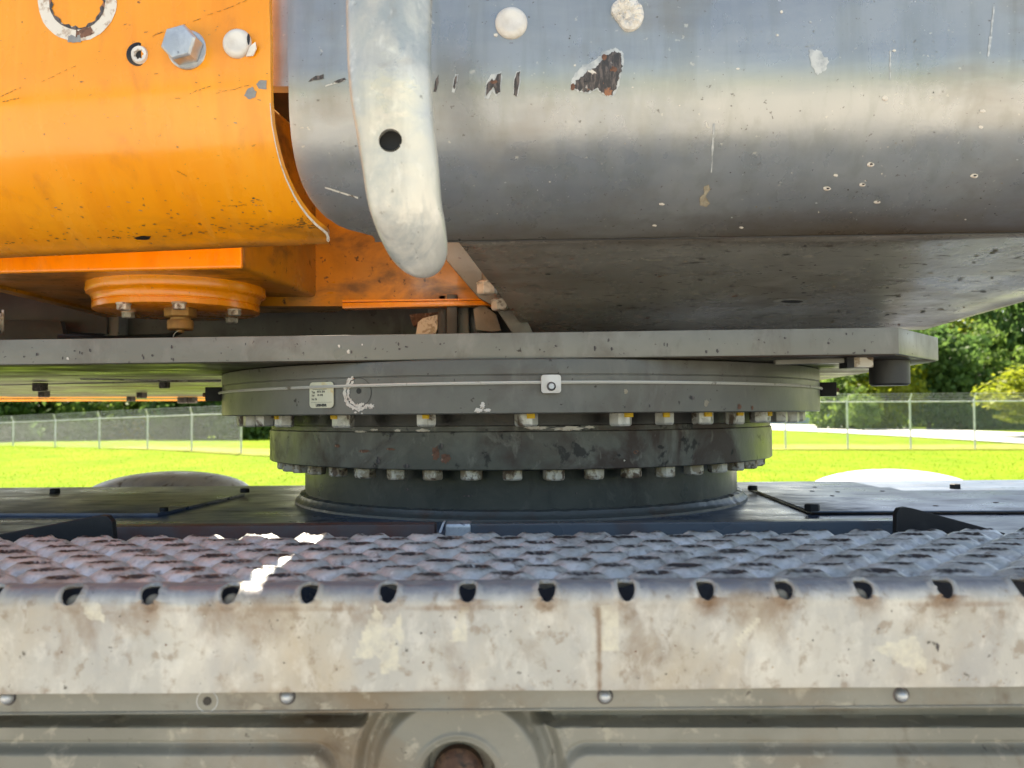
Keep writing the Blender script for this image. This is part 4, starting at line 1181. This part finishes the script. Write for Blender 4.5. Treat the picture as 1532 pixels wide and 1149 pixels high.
# ------------------------------------------------------------------ dark frame between the bodies and the plate
fr = thing('inner_frame', (-0.4, 2.0, rz(0.12)), 'dark grey girder work in the gap under the orange gearbox, on the plate', 'steel frame')
z0 = 0.116
def wall(px0, px1, ytop, d, m, name, th=.02, ybot=560, parent=fr, bev=.001):
    a = P(px0, ytop, d); b = P(px1, ytop, d)
    return MB().prism([Vector((a.x, d, rz(z0))), Vector((b.x, d, rz(z0))), b, a], (0, th, 0)).build(name, M[m], parent, bevel=bev)
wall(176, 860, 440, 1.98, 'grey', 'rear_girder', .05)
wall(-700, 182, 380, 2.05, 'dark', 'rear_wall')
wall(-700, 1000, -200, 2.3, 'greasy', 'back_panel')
wall(156, 178, 455, 1.93, 'plate', 'upright', .05, bev=.006)
MB().prism([P(-500, 340, 1.92), P(160, 440, 1.92), P(160, 500, 1.92), P(-500, 460, 1.92)], (0, .02, 0)).build('sloping_web', M['dark'], fr, bevel=.002)
MB().prism([P(-20, 478, 1.86), P(90, 480, 1.86), P(100, 520, 1.86), P(-20, 520, 1.86)], (0, .02, 0)).build('lower_web', M['dark'], fr, bevel=.002)
c = P(6, 482, 1.6)
mb = MB(); hex_front(mb, c, .017, .02, .2, Matrix.Rotation(R(-60), 3, 'Z')); b = mb.build('frame_bolt', M['zinc'], fr, bevel=.0015)
MB().lathe([(0, .004), (.024, .004), (.024, 0), (0, 0)], c, 20, axis=Matrix.Rotation(R(-60), 3, 'Z') @ axis_y()).build('washer', M['zinc'], b)
MB().tube([P(88, 505, 1.75), P(170, 507, 1.75), P(250, 504, 1.75), P(268, 497, 1.75), P(262, 470, 1.78)], .007, 8).build('hose', M['black'], fr)
# bracket pieces seen right of the girder, and a dark strip painting shade beside one
for pts_, d, m, nm in ((((625,482),(632,476),(655,470),(655,490),(648,510),(620,510)), 1.62, 'zinc_dirty', 'clamp'), (((612,470),(660,466),(664,478),(640,480),(618,488)), 1.64, 'chiprust', 'clamp_strap'),
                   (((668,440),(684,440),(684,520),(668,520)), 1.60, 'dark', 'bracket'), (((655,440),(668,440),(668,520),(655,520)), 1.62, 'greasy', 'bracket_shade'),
                   (((640,438),(664,438),(664,472),(640,474)), 1.70, 'plate', 'bracket_block'), (((684,440),(700,440),(702,520),(684,520)), 1.63, 'grey', 'bracket_rib'),
                   (((708,462),(722,455),(742,470),(750,495),(735,496),(712,494)), 1.60, 'plate', 'cover_tab'), (((700,440),(780,440),(815,520),(700,520)), 1.66, 'greasy', 'dark_cover')):
    MB().prism([P(x, y, d) for x, y in pts_], (0, .03, 0)).build(nm, M[m], fr, bevel=.003)

# ------------------------------------------------------------------ carrier deck
SD = 0.002 / 0.7
def deck_z(y): return -0.168 - SD * max(0, (y - 1.35))
dk = thing('carrier_deck', (0, 1.5, rz(-0.17)), 'flat painted vehicle deck under the turntable, blue with sky glare on the right', 'deck')
YD = 2.04
mb = MB()
mb.prism([Vector((-3, .90, rz(deck_z(.9)))), Vector((-3, 1.35, rz(deck_z(1.35)))), Vector((-3, YD, rz(deck_z(YD)))), Vector((-3, YD, rz(-.26))), Vector((-3, .90, rz(-.26)))], (6, 0, 0))
mb.build('deck_plate', M['deck'], dk, bevel=.003)
def dpt(px, py, off=0.0):
    v = ray(px, py)
    # intersect with the sloping plane z = -0.168 - SD*(y-1.35)
    t = (-0.168 + SD*1.35 + off) / (v.z + SD * v.y)
    return O + v * t
cov = [dpt(1120, 729, .006), dpt(1213, 764.5, .006), dpt(1560, 763.5, .006), dpt(1900, 763, .006), dpt(1800, 729, .006)]
MB().prism([p for p in cov], (0, 0, -.0058)).build('cover_panel', M['deck'], dk, bevel=.0012)
for a_, b_ in ((cov[0], cov[1]), (cov[1], cov[2])):
    MB().tube([a_ + Vector((0,-.003,-.004)), b_ + Vector((0,-.003,-.004))], .0022, 4).build('joint_line', M['greasy'], dk)
covl = [dpt(366, 738, .006), dpt(236, 768, .006), dpt(-60, 768, .006), dpt(-400, 768, .006), dpt(-300, 738, .006)]
MB().prism(covl, (0, 0, -.0058)).build('cover_panel', M['deck'], dk, bevel=.0012)
for px, py, sz_ in ((1126, 733, .018), (1215, 764, .022), (1429, 731, .020), (82, 738, .020), (366, 737, .018), (245, 765, .014)):
    c = dpt(px, py, .006); mb = MB(); hexhead(mb, c, sz_, sz_*.5, up=1); mb.build('deck_bolt', M['black'], dk, bevel=.001)
for px, py in ((1215,735),(1219,729),(1245,742),(1253,736),(1320,735),(1490,752),(1400,757)):
    c = dpt(px, py, .006); MB().lathe([(0, .0012), (.004, .001), (.005, 0)], c, 10).build('deck_spot', M['chipdark'], dk)
MB().box((0, 1.50, rz(-.62)), (5.6, 1.0, .70)).build('chassis', M['dark'], dk)
# frame rail just behind the step
rl = MB()
a, b = P(662, 781, 1.09), P(1345, 781, 1.09)
fr1 = thing('frame_rail', (0.1, 1.09, rz(-.17)), 'low blue grey rail with a bright rounded end behind the tread', 'rail')
MB().box(((a.x+b.x)/2 + .003, 1.105, rz(-.160)), (b.x-a.x, .028, .0345)).build('rail_body', M['rail'], fr1, bevel=.004, seg=3)
MB().box((a.x + .02, 1.104, rz(-.1598)), (.034, .031, .0365)).build('rail_end', M['steel'], fr1, bevel=.006, seg=4)
MB().prism([P(656, 797, 1.085), P(662, 782, 1.085), P(665, 782, 1.085), P(660, 797, 1.085)], (0, .02, 0)).build('end_flange', M['fence'], fr1)
a, b = P(140, 784, 1.10), P(650, 786, 1.10)
w = MB().box(((a.x+b.x)/2, 1.12, rz(-.1615)), (b.x-a.x, .03, .034)).build('rusty_rail', M['mud'], None, bevel=.003)
w.data.materials[0] = mat('brown_rail_paint', (0.10, 0.075, 0.07), [((0.12, 0.05, 0.035), 12, 0.45, 0.6)], rough=0.5)
tag(w, 'low brown stained rail left of the blue grey rail, behind the tread', 'rail')
def flap(pxs, d, label, th=.012):
    o = MB().prism([P(x, y, d) for x, y in pxs], (0, th, 0)).build('rubber_flap', M['black'], None, bevel=.0022, seg=3)
    tag(o, label, 'flap'); return o
flap([(1341,812),(1342,768),(1346,761),(1356,759),(1368,761),(1505,798),(1505,812)], 1.0, 'black wedge shaped flap behind the right end of the tread')
flap([(-250,850),(-20,803),(150,771),(160,772),(167,780),(170,812)], 1.02, 'black wedge shaped flap behind the left end of the tread')

# ------------------------------------------------------------------ domes beyond the deck
def dome(px0, px1, ptop, d, label, lobes):
    cpx = (px0+px1)/2; c = P(cpx, 728, d); top = P(cpx, ptop, d)
    r = (px1-px0)/2/F*d*1.12; h = top.z - c.z + .03
    root = thing('round_cover', (c.x, d, c.z - .03), label, 'cover')
    base = (c.x, d, c.z - .03)
    MB().lathe([(r*math.sin(t), h*math.cos(t)) for t in frange(0, math.pi/2, 14)] + [(r, -.12)], base, 56).build('dome_shell', M['dome'], root, smooth=60)
    if lobes:
        for dx, w_, hh in ((-.62, .40, .45), (-.05, .30, .5), (.28, .26, .5)):
            cc = (c.x + dx*r, d - r*.75, c.z - .045)
            MB().lathe([(r*w_*math.sin(t), h*hh*math.cos(t)) for t in frange(0, math.pi/2, 8)], cc, 24).build('lobe', M['dome'], root, smooth=60)
    return root
dome(148, 360, 705.5, 2.75, 'shaded white dome rising behind the left part of the deck', False)
dome(1224, 1446, 702.5, 2.75, 'sunlit white dome with lobes rising behind the right part of the deck', True)

# ------------------------------------------------------------------ step: tread + apron
st = thing('safety_step', (0, .72, rz(-.13)), 'galvanised non slip tread with scalloped teeth and a rusty front lip', 'step')
ZT = -0.1245                    # top of the sheet at the front
YFt, YBk = 0.600, 0.865        # front face plane, back edge
HP = 117.2 * 0.605 / F         # hole spacing in metres
hx0 = P(818, 880, .605).x      # a hole centre
RB_ = 0.011                    # bend radius
def section(s):
    """s = arc length from the back edge; returns (y, z, ny, nz)"""
    L1 = YBk - (YFt + RB_)
    if s < L1: return YBk - s, ZT, 0, 1
    s2 = s - L1; L2 = RB_ * math.pi / 2
    if s2 < L2:
        a = s2 / RB_
        return YFt + RB_ - RB_*math.sin(a), ZT - RB_ + RB_*math.cos(a), -math.sin(a), math.cos(a)
    s3 = s2 - L2
    return YFt, ZT - RB_ - s3, -1, 0
L1 = YBk - (YFt + RB_); SB = L1 + RB_*math.pi/4 - 0.0020     # centre of the bend
LH = 0.0603
LT = L1 + RB_*math.pi/2 + LH
px_ = HP; qx_ = 0.062
def tooth(x, s):
    """relief of the sheet: pale slopes rising to ragged lens shaped crowns on a staggered lattice; returns (height, grime)"""
    d = L1 - 0.018 - s      # distance behind the front flat
    if d < -0.004: return 0.0, 0.0
    edge = max(0, min(1, (d + .004) / 0.012))
    u = (x - hx0) / px_ ; v = d / qx_
    best = None
    for (ou, ov) in ((0.5, 0.22), (0.0, 0.72)):
        du = (u - ou - round(u - ou)) * px_; dv = (v - ov - round(v - ov)) * qx_
        q = math.hypot(du / 0.031, dv / 0.033)
        if best is None or q < best[0]: best = (q, du, dv)
    qs, du, dv = best
    nz = noise.noise(Vector((x * 70, s * 70, 0))); n2 = noise.noise(Vector((x * 330, s * 330, 4)))
    ql = math.hypot(du / 0.0120, dv / 0.0080) * (1 + 0.20 * nz + 0.14 * n2)
    t = max(0, min(1, (1.0 - qs) / 0.62)); t = t * t * (3 - 2 * t)
    h = -0.0085 + 0.0100 * t * (1 + .12 * noise.noise(Vector((round(u*2), round(v*2), 5.5)))) + (0.0009 * abs(math.sin(du * 900)) if ql < 1.15 and dv < 0.004 else 0)
    if ql < 0.9: h -= 0.0035 * min(1, (0.9 - ql) / 0.25)      # hollow of the crown
    g = max(0, min(1, (1.22 - ql) / 0.24))
    if 0.80 < ql < 1.0: g *= 0.75 + .9 * n2                    # polished high rim
    g = max(g, 0.42 * max(0, min(1, (qs - 0.84) / 0.16)))        # dirt along the creases
    h += 0.0005 * nz + 0.0003 * n2
    return h * edge, g * edge
nxs = []
x = -0.80
while x < 0.80: nxs.append(x); x += 0.0022
for xx in (0.9, 1.1, 1.3): nxs.append(xx)
nxs = [-1.3, -1.1, -.95] + nxs
ss = []
s = 0
while s < LT:
    ss.append(s)
    s += 0.0022 if s < L1 - .006 else (0.0014 if s < L1 + RB_*1.6 + .008 else 0.0022)
ss.append(LT)
HRs, HRx = 0.0092, 0.0066      # hole half sizes along s and x
vs, hv = [], []
def holed(x, s):
    k = round((x - hx0) / px_); dx = x - (hx0 + k * px_); ds = s - SB
    return dx, ds, math.sqrt((dx/HRx)**2 + (ds/HRs)**2)
import itertools
for s in ss:
    for x in nxs:
        dx, ds, q = holed(x, s)
        X, S = x, s
        cell = 0.0020 / HRx
        if abs(x) < .85 and 1 - cell*.62 < q < 1 + cell*.62 and q > 0:      # snap to the rim
            X = x + dx * (1/q - 1); S = s + ds * (1/q - 1); q = 1.0
        y, z, ny, nz = section(min(S, LT))
        h, e = tooth(X, S)
        if abs(x) < .85 and q < 2.2: h += 0.0024 * math.exp(-((q - 1.0) / 0.33)**2)
        # gentle dents on the apron
        if S > L1: h += 0.0022 * noise.noise(Vector((X * 7, S * 12, 5))) + 0.0006 * noise.noise(Vector((X * 40, S * 40, 2)))
        vs.append(Vector((X, y + ny*h, rz(z + nz*h))))
        hv.append((q, e, S))
nc = len(nxs); fs = []
for i in range(len(ss) - 1):
    for j in range(nc - 1):
        ids = (i*nc+j, i*nc+j+1, (i+1)*nc+j+1, (i+1)*nc+j)
        q = sum(hv[k][0] for k in ids) / 4
        if abs(nxs[j]) < .84 and q < 0.985: continue
        fs.append(ids)
def split_faces(cond):
    used = {}; nv, nf = [], []
    for f in fs:
        if not cond(f): continue
        g_ = []
        for k in f:
            if k not in used: used[k] = len(nv); nv.append(vs[k])
            g_.append(used[k])
        nf.append(tuple(g_))
    return nv, nf
cut = L1 - 0.015
tv, tf = split_faces(lambda f: hv[f[0]][2] < cut)
av, af = split_faces(lambda f: hv[f[0]][2] >= cut)
# tread material: pale zinc, dark greasy grime worn onto the teeth (stored as a vertex mask of real grime)
def tread_mat():
    m = mat('galvanised_tread', (0.49, 0.52, 0.51), [
        ((0.70, 0.72, 0.72), 30, 0.44, 0.58, (1,1,1), 8, 0.4, 0.8),
        ((0.27, 0.23, 0.19), 16, 0.50, 0.66, (1,1,1), 10, 0.3, 0.5, 0.1),
        ((0.72, 0.71, 0.66), 70, 0.58, 0.65, (1,1,1), 8, 0.3, 0.7),
        ((0.10, 0.07, 0.055), 60, 0.58, 0.66, (1,1,1), 9, 0.3, 0.7)], rough=0.42, metal=0.35, bump=[(150, 0.0006), (500, 0.0003)])
    nt = m.node_tree; bs = nt.nodes['Principled BSDF']
    old = bs.inputs['Base Color'].links[0].from_socket
    at = nt.nodes.new('ShaderNodeAttribute'); at.attribute_name = 'grime'
    nz_ = nt.nodes.new('ShaderNodeTexNoise'); nz_.inputs['Scale'].default_value = 140; nz_.inputs['Detail'].default_value = 6
    tc = nt.nodes.new('ShaderNodeTexCoord'); nt.links.new(tc.outputs['Object'], nz_.inputs[0])
    ad = nt.nodes.new('ShaderNodeMath'); ad.operation = 'MULTIPLY_ADD'; ad.inputs[1].default_value = 1.6; ad.inputs[2].default_value = -0.80
    nt.links.new(nz_.outputs[0], ad.inputs[0])
    a2 = nt.nodes.new('ShaderNodeMath'); a2.operation = 'ADD'; a2.use_clamp = True
    nt.links.new(ad.outputs[0], a2.inputs[0]); nt.links.new(at.outputs['Fac'], a2.inputs[1])
    mx = nt.nodes.new('ShaderNodeMix'); mx.data_type = 'RGBA'
    nt.links.new(a2.outputs[0], mx.inputs[0]); nt.links.new(old, mx.inputs[6]); mx.inputs[7].default_value = (0.040, 0.034, 0.036, 1)
    nt.links.new(mx.outputs[2], bs.inputs['Base Color'])
    return m
tmb = MB(); tmb.v, tmb.f = tv, tf
tr = tmb.build('tread', tread_mat(), st, fixn=False, smooth=70, origin=(0, .72, rz(ZT)))
at = tr.data.attributes.new('grime', 'FLOAT', 'POINT')
used = []
seen = set()
for f in fs:
    if hv[f[0]][2] < cut:
        for k in f:
            if k not in seen: seen.add(k); used.append(k)
for i, k in enumerate(used):
    q, e, S = hv[k]
    X = vs[k].x
    g1 = e * (1.25 + .5*noise.noise(Vector((X*9, S*14, 3))))
    g1 = max(g1, 0.55 * max(0, 1 - (cut - S) / 0.010))
    at.data[i].value = max(0, min(1.2, g1))
sm = tr.modifiers.new('thick', 'SOLIDIFY'); sm.thickness = 0.0022; sm.offset = 0
attr_layer(M['apron'], 'wax', (0.64, 0.60, 0.48), 3.0, -1.75, 90)
attr_layer(M['apron'], 'rust', (0.19, 0.105, 0.05), 1.9, -1.05, 45)
attr_layer(M['apron'], 'grime', (0.22, 0.225, 0.245), 2.0, -1.05, 70)
amb = MB(); amb.v, amb.f = av, af
ap = amb.build('front_lip', M['apron'], st, fixn=False, smooth=70, origin=(0, .6, rz(-.16)))
sm = ap.modifiers.new('thick', 'SOLIDIFY'); sm.thickness = 0.0024; sm.offset = 0
seen = set(); used = []
for f in fs:
    if hv[f[0]][2] >= cut:
        for k in f:
            if k not in seen: seen.add(k); used.append(k)
CMI = CM.inverted()
def to_px(p):
    q_ = CMI @ (p - O); return 766 - q_.x / q_.z * F, 574.5 + q_.y / q_.z * F
def inpoly(x, y, pg):
    c_ = False; n_ = len(pg)
    for a_ in range(n_):
        (x1, y1), (x2, y2) = pg[a_], pg[(a_ + 1) % n_]
        if (y1 > y) != (y2 > y) and x < (x2 - x1) * (y - y1) / (y2 - y1) + x1: c_ = not c_
    return c_
WAX = [[(528,985),(545,940),(562,905),(575,925),(570,960),(560,985)], [(672,958),(690,905),(702,905),(697,962)], [(893,905),(925,905),(928,972),(900,975)],
       [(1300,968),(1340,958),(1368,950),(1382,975),(1388,1010),(1350,995)], [(1098,955),(1132,922),(1140,928),(1104,966)], [(592,925),(600,915),(606,960),(596,978)],
       [(120,900),(150,902),(160,930),(130,925)], [(560,940),(590,935),(600,1000),(570,1010)]]
wv = []
for k in used:
    x_, y_ = to_px(vs[k])
    wv.append(0.8 if any(inpoly(x_, y_, pg) for pg in WAX) else 0.0)
set_attr(ap, 'wax', wv)
ar = ap.data.attributes.new('rust', 'FLOAT', 'POINT'); ag = ap.data.attributes.new('grime', 'FLOAT', 'POINT')
for i, k in enumerate(used):
    q, e, S = hv[k]; X = vs[k].x
    kk = round((X - hx0) / px_); dx = abs(X - (hx0 + kk * px_)); dn = S - (SB + HRs)
    amp = 0.55 + 0.9 * noise.noise(Vector((kk * 3.3, 0, 7)))
    r_ = amp * math.exp(-(dx / 0.015)**2) * (max(0, 1 - dn / 0.020) if dn > -0.003 else 0)
    nn = noise.noise(Vector((X * 11, 0, 2)))
    r_ = max(r_, (0.35 + nn) * max(0, 1 - abs(S - (L1 + RB_*1.75)) / 0.004))
    r_ = max(r_, (0.30 + noise.noise(Vector((X * 6, 3, 2)))) * max(0, 1 - (LT - S) / 0.005))
    r_ = max(r_, 0.9 * math.exp(-(X*X*0 + ((X - 0.06) / 0.0022)**2)) * (1 if S > L1 + RB_*1.8 else 0))
    ar.data[i].value = max(0, min(1, r_))
    ag.data[i].value = max(0, min(1, 1.05 - max(0, S - (L1 + RB_ * 0.55)) / 0.007)) * (0.85 if q > 1.5 else 0.35)
BV['apron'] = bvh_of(ap)
AP = lambda poly, m, **k: blob('apron', st, M[m], poly, **k)
AP([(1400,960),(1404,965),(1402,975),(1399,968)], 'chipdark', off=.0018)
for i in range(60):
    px = rs.uniform(20, 1520); py = rs.uniform(905, 1022)
    AP(ell(px, py, rs.uniform(.8, 3), rs.uniform(.6, 2.2), n=7, seed=i, rag=.5), rs.choice(['chipdark', 'ruststain', 'chiprust', 'apronmark']), off=.0017, rings=1, sub=1, name='dirt_spot')
# old foam plugs inside some of the holes
for px in (12, 122, 235, 352, 1175, 1296):
    k = round((px - 818) / 117.2); xx = hx0 + k * HP
    MB().lathe([(0, .004), (.004, .003), (.0062, 0)], (xx - .001, YFt + .009, rz(ZT - .0095)), 12, axis=Matrix.Rotation(R(60), 3, 'X')).build('hole_filling', M['mud'], st)

# ------------------------------------------------------------------ pressed panel under the step
M['boss'] = mat('rusted_bolt_brown', (0.075, 0.035, 0.022), [((0.14, 0.08, 0.05), 60, 0.48, 0.6, (1,1,1), 8), ((0.02, 0.014, 0.012), 90, 0.52, 0.62, (1,1,1), 6)], rough=0.6, bump=[(200, 0.001)])
pn = thing('pressed_panel', (0, .64, rz(-.22)), 'beige grey pressed steel panel with ribs and a round boss, below the step', 'panel')
a = P(766, 1026, .612); b = P(766, 1061.5, .612)
zt_, zb_ = a.z - H, b.z - H
MB().tube([Vector((-1.3, .6090, rz(zb_ + .0009))), Vector((1.3, .6090, rz(zb_ + .0009)))], .0011, 8).build('flange_edge', M['panel'], pn)
ft = MB()
sl = math.tan(R(0.12))
ft.prism([Vector((-1.3, .609, rz(zt_+.012))), Vector((-1.3, .609, rz(zb_))), Vector((-1.3, .635, rz(zb_))), Vector((-1.3, .635, rz(zt_+.012)))], (2.6, 0, 0))
ft.build('top_flange', M['panel'], pn, bevel=.0012, seg=3)
DP = 0.633
def pan_h(px, py):
    """outward relief in metres (towards the camera) at a photo position on the panel plane"""
    def caps(x0, x1, yc, r):
        x = min(max(px, x0), x1); return math.hypot(px - x, (py - yc) * 1.0) / r
    def sm_(t): t = max(0, min(1, t)); return t*t*(3-2*t)
    h = 0.0
    for x0, x1 in ((-9999, 533), (812, 99999)):
        q = caps(x0, x1, 1070, 15); h -= 0.020 * sm_((1.22 - q) / .30)
    for x0, x1 in ((-9999, 465), (880, 99999)):
        q = caps(x0, x1, 1152, 34); h += 0.007 * sm_((1.12 - q) / .35)
        h -= 0.0012 * math.exp(-((q - 1.2) / .07)**2)
    for x0, x1 in ((-9999, 465), (880, 99999)):
        q = caps(x0, x1, 1235, 30); h -= 0.008 * sm_((1.2 - q) / .35)
    d = math.hypot(px - 688, py - 1156)
    h += 0.013 * sm_((132 - d) / 15) - 0.006 * math.exp(-((d - 144) / 8)**2) + .002*math.exp(-((d-160)/5)**2)
    h += 0.0014 * math.exp(-((d - 66) / 3.5)**2)
    h -= 0.032 * sm_((57 - d) / 8)
    h += 0.0005 * noise.noise(Vector((px * .012, py * .02, 0)))
    return h
pxs_ = [-1700, -900, -400] + [(-60 + 3.0*i) for i in range(int(1652/3.0)+1)] + [1900, 2500, 3300]
pys_ = [1052 + 1.6*i for i in range(int(110/1.6))] + [1162 + 5*i for i in range(22)] + [1320, 1500, 1900]
rows = []
for py in pys_:
    row = []
    for px in pxs_:
        p = P(px, py, DP); row.append(p + Vector((0, -pan_h(px, py), 0)))
    rows.append(row)
MB().grid(rows).build('panel_sheet', M['panel'], pn, smooth=75, fixn=False)
c = P(684, 1166, DP)
MB().lathe([(0, .0), (.012, .0), (.0165, -.0015), (.019, -.004), (.019, -.014)], c + Vector((0, .006, 0)), 28, axis=axis_y()).build('boss_plug', M['boss'], pn)
for px, py in ((12, 1043), (430, 1042), (905, 1041), (1348, 1039.5)):
    c = P(px, py, .609)
    b = MB().lathe([(0, .0055), (.0022, .005), (.0038, .0035), (.0045, .0015), (.0045, 0)], c, 18, axis=axis_y()).build('screw', M['steel'], pn)
    MB().lathe([(.0046, .0004), (.0058, .0003), (.006, 0)], c, 18, axis=axis_y()).build('screw_seat', M['chipdark'], b)
c = P(310, 1049, .609)
MB().lathe([(0, .0006), (.003, .0006), (.0032, 0)], c, 12, axis=axis_y()).build('empty_screw_hole', M['greasy'], pn)
MB().lathe([(.0072, .0003), (.0078, .0003), (.0078, 0)], c, 24, axis=axis_y()).build('washer_mark', M['halo'], pn)

# ------------------------------------------------------------------ galvanised hand rail
hr = thing('grab_rail', P(600, 200, .70), 'galvanised flattened grab rail hanging down before the silver body, with a hole', 'hand rail')
cl_ = [(586,-260,66,.700),(584,-150,65.5,.700),(583,-60,65,.700),(582.5,0,64.5,.700),(582,50,63.5,.701),(583,100,62.5,.702),(586,150,61,.704),(592.5,200,59,.707),(599,250,57.5,.712),(605,300,55.5,.719),(612,330,53.5,.726),(617,350,51,.732),(621.5,366,48,.738),(625,380,44,.744),(627.5,391,38.5,.749),(629.5,400,32,.753),(631,407,25,.757),(632,412,17,.760),(632.5,415,9,.7615),(632.5,416,2,.762)]
def interp(t):
    f = t * (len(cl_) - 1); i = min(int(f), len(cl_) - 2); u = f - i
    p0 = cl_[max(i-1, 0)]; p1 = cl_[i]; p2 = cl_[i+1]; p3 = cl_[min(i+2, len(cl_)-1)]
    return [0.5*((2*p1[k]) + (-p0[k]+p2[k])*u + (2*p0[k]-5*p1[k]+4*p2[k]-p3[k])*u*u + (-p0[k]+3*p1[k]-3*p2[k]+p3[k])*u**3) for k in range(4)]
NL, NA = 340, 168
hvv, vs = [], []
hole = (584, 210, 17.5)
for i in range(NL + 1):
    cx_, cy_, hw, d = interp(i / NL)
    for j in range(NA):
        a = 2*math.pi*j/NA
        # flattened tube section, slightly dished front
        sx = math.cos(a); sy = math.sin(a)
        wx = hw * (abs(sx)**0.85) * (1 if sx > 0 else -1)
        th = 0.017 * (hw / 62) ** 0.6
        fr_ = -th * (abs(sy)**0.9) * (1 if sy > 0 else -1)
        px, py = cx_ + wx, cy_
        if sy > 0:
            dd_ = math.hypot((px - hole[0]) / 34, (py - hole[1]) / 70)
            fr_ += 0.0055 * math.exp(-dd_*dd_) * sy
            fr_ += 0.0008 * noise.noise(Vector((px*.03, py*.02, 0)))
        q = math.hypot(px - hole[0], py - hole[1]) / hole[2]
        if sy > 0.1 and abs(q - 1) < 0.11 and q > 0:
            px = hole[0] + (px - hole[0]) / q; py = hole[1] + (py - hole[1]) / q; q = 1.0
        vs.append(P(px, py, d + fr_ - .0)); hvv.append((q, sy))
fs = []
for i in range(NL):
    for j in range(NA):
        ids = (i*NA+j, i*NA+(j+1) % NA, (i+1)*NA+(j+1) % NA, (i+1)*NA+j)
        if all(hvv[k][1] > 0.1 for k in ids) and sum(hvv[k][0] for k in ids)/4 < 0.99: continue
        fs.append(ids)
fs.append(tuple(range(NL*NA, NL*NA+NA)))
tb = MB().add(vs, fs).build('rail_tube', M['galv'], hr, smooth=60)
hc = P(hole[0], hole[1], .7015)
MB().lathe([(hole[2]*.702/F + .0002, .0035), (hole[2]*.702/F + .0002, -.006)], hc, 40, axis=axis_y()).build('hole_edge', M['galv'], hr)
MB().lathe([(0, -.0055), (hole[2]*.702/F + .001, -.0055)], hc, 40, axis=axis_y()).build('hole_shade_disc', M['black'], hr)  # added black disc that paints the darkness inside the tube
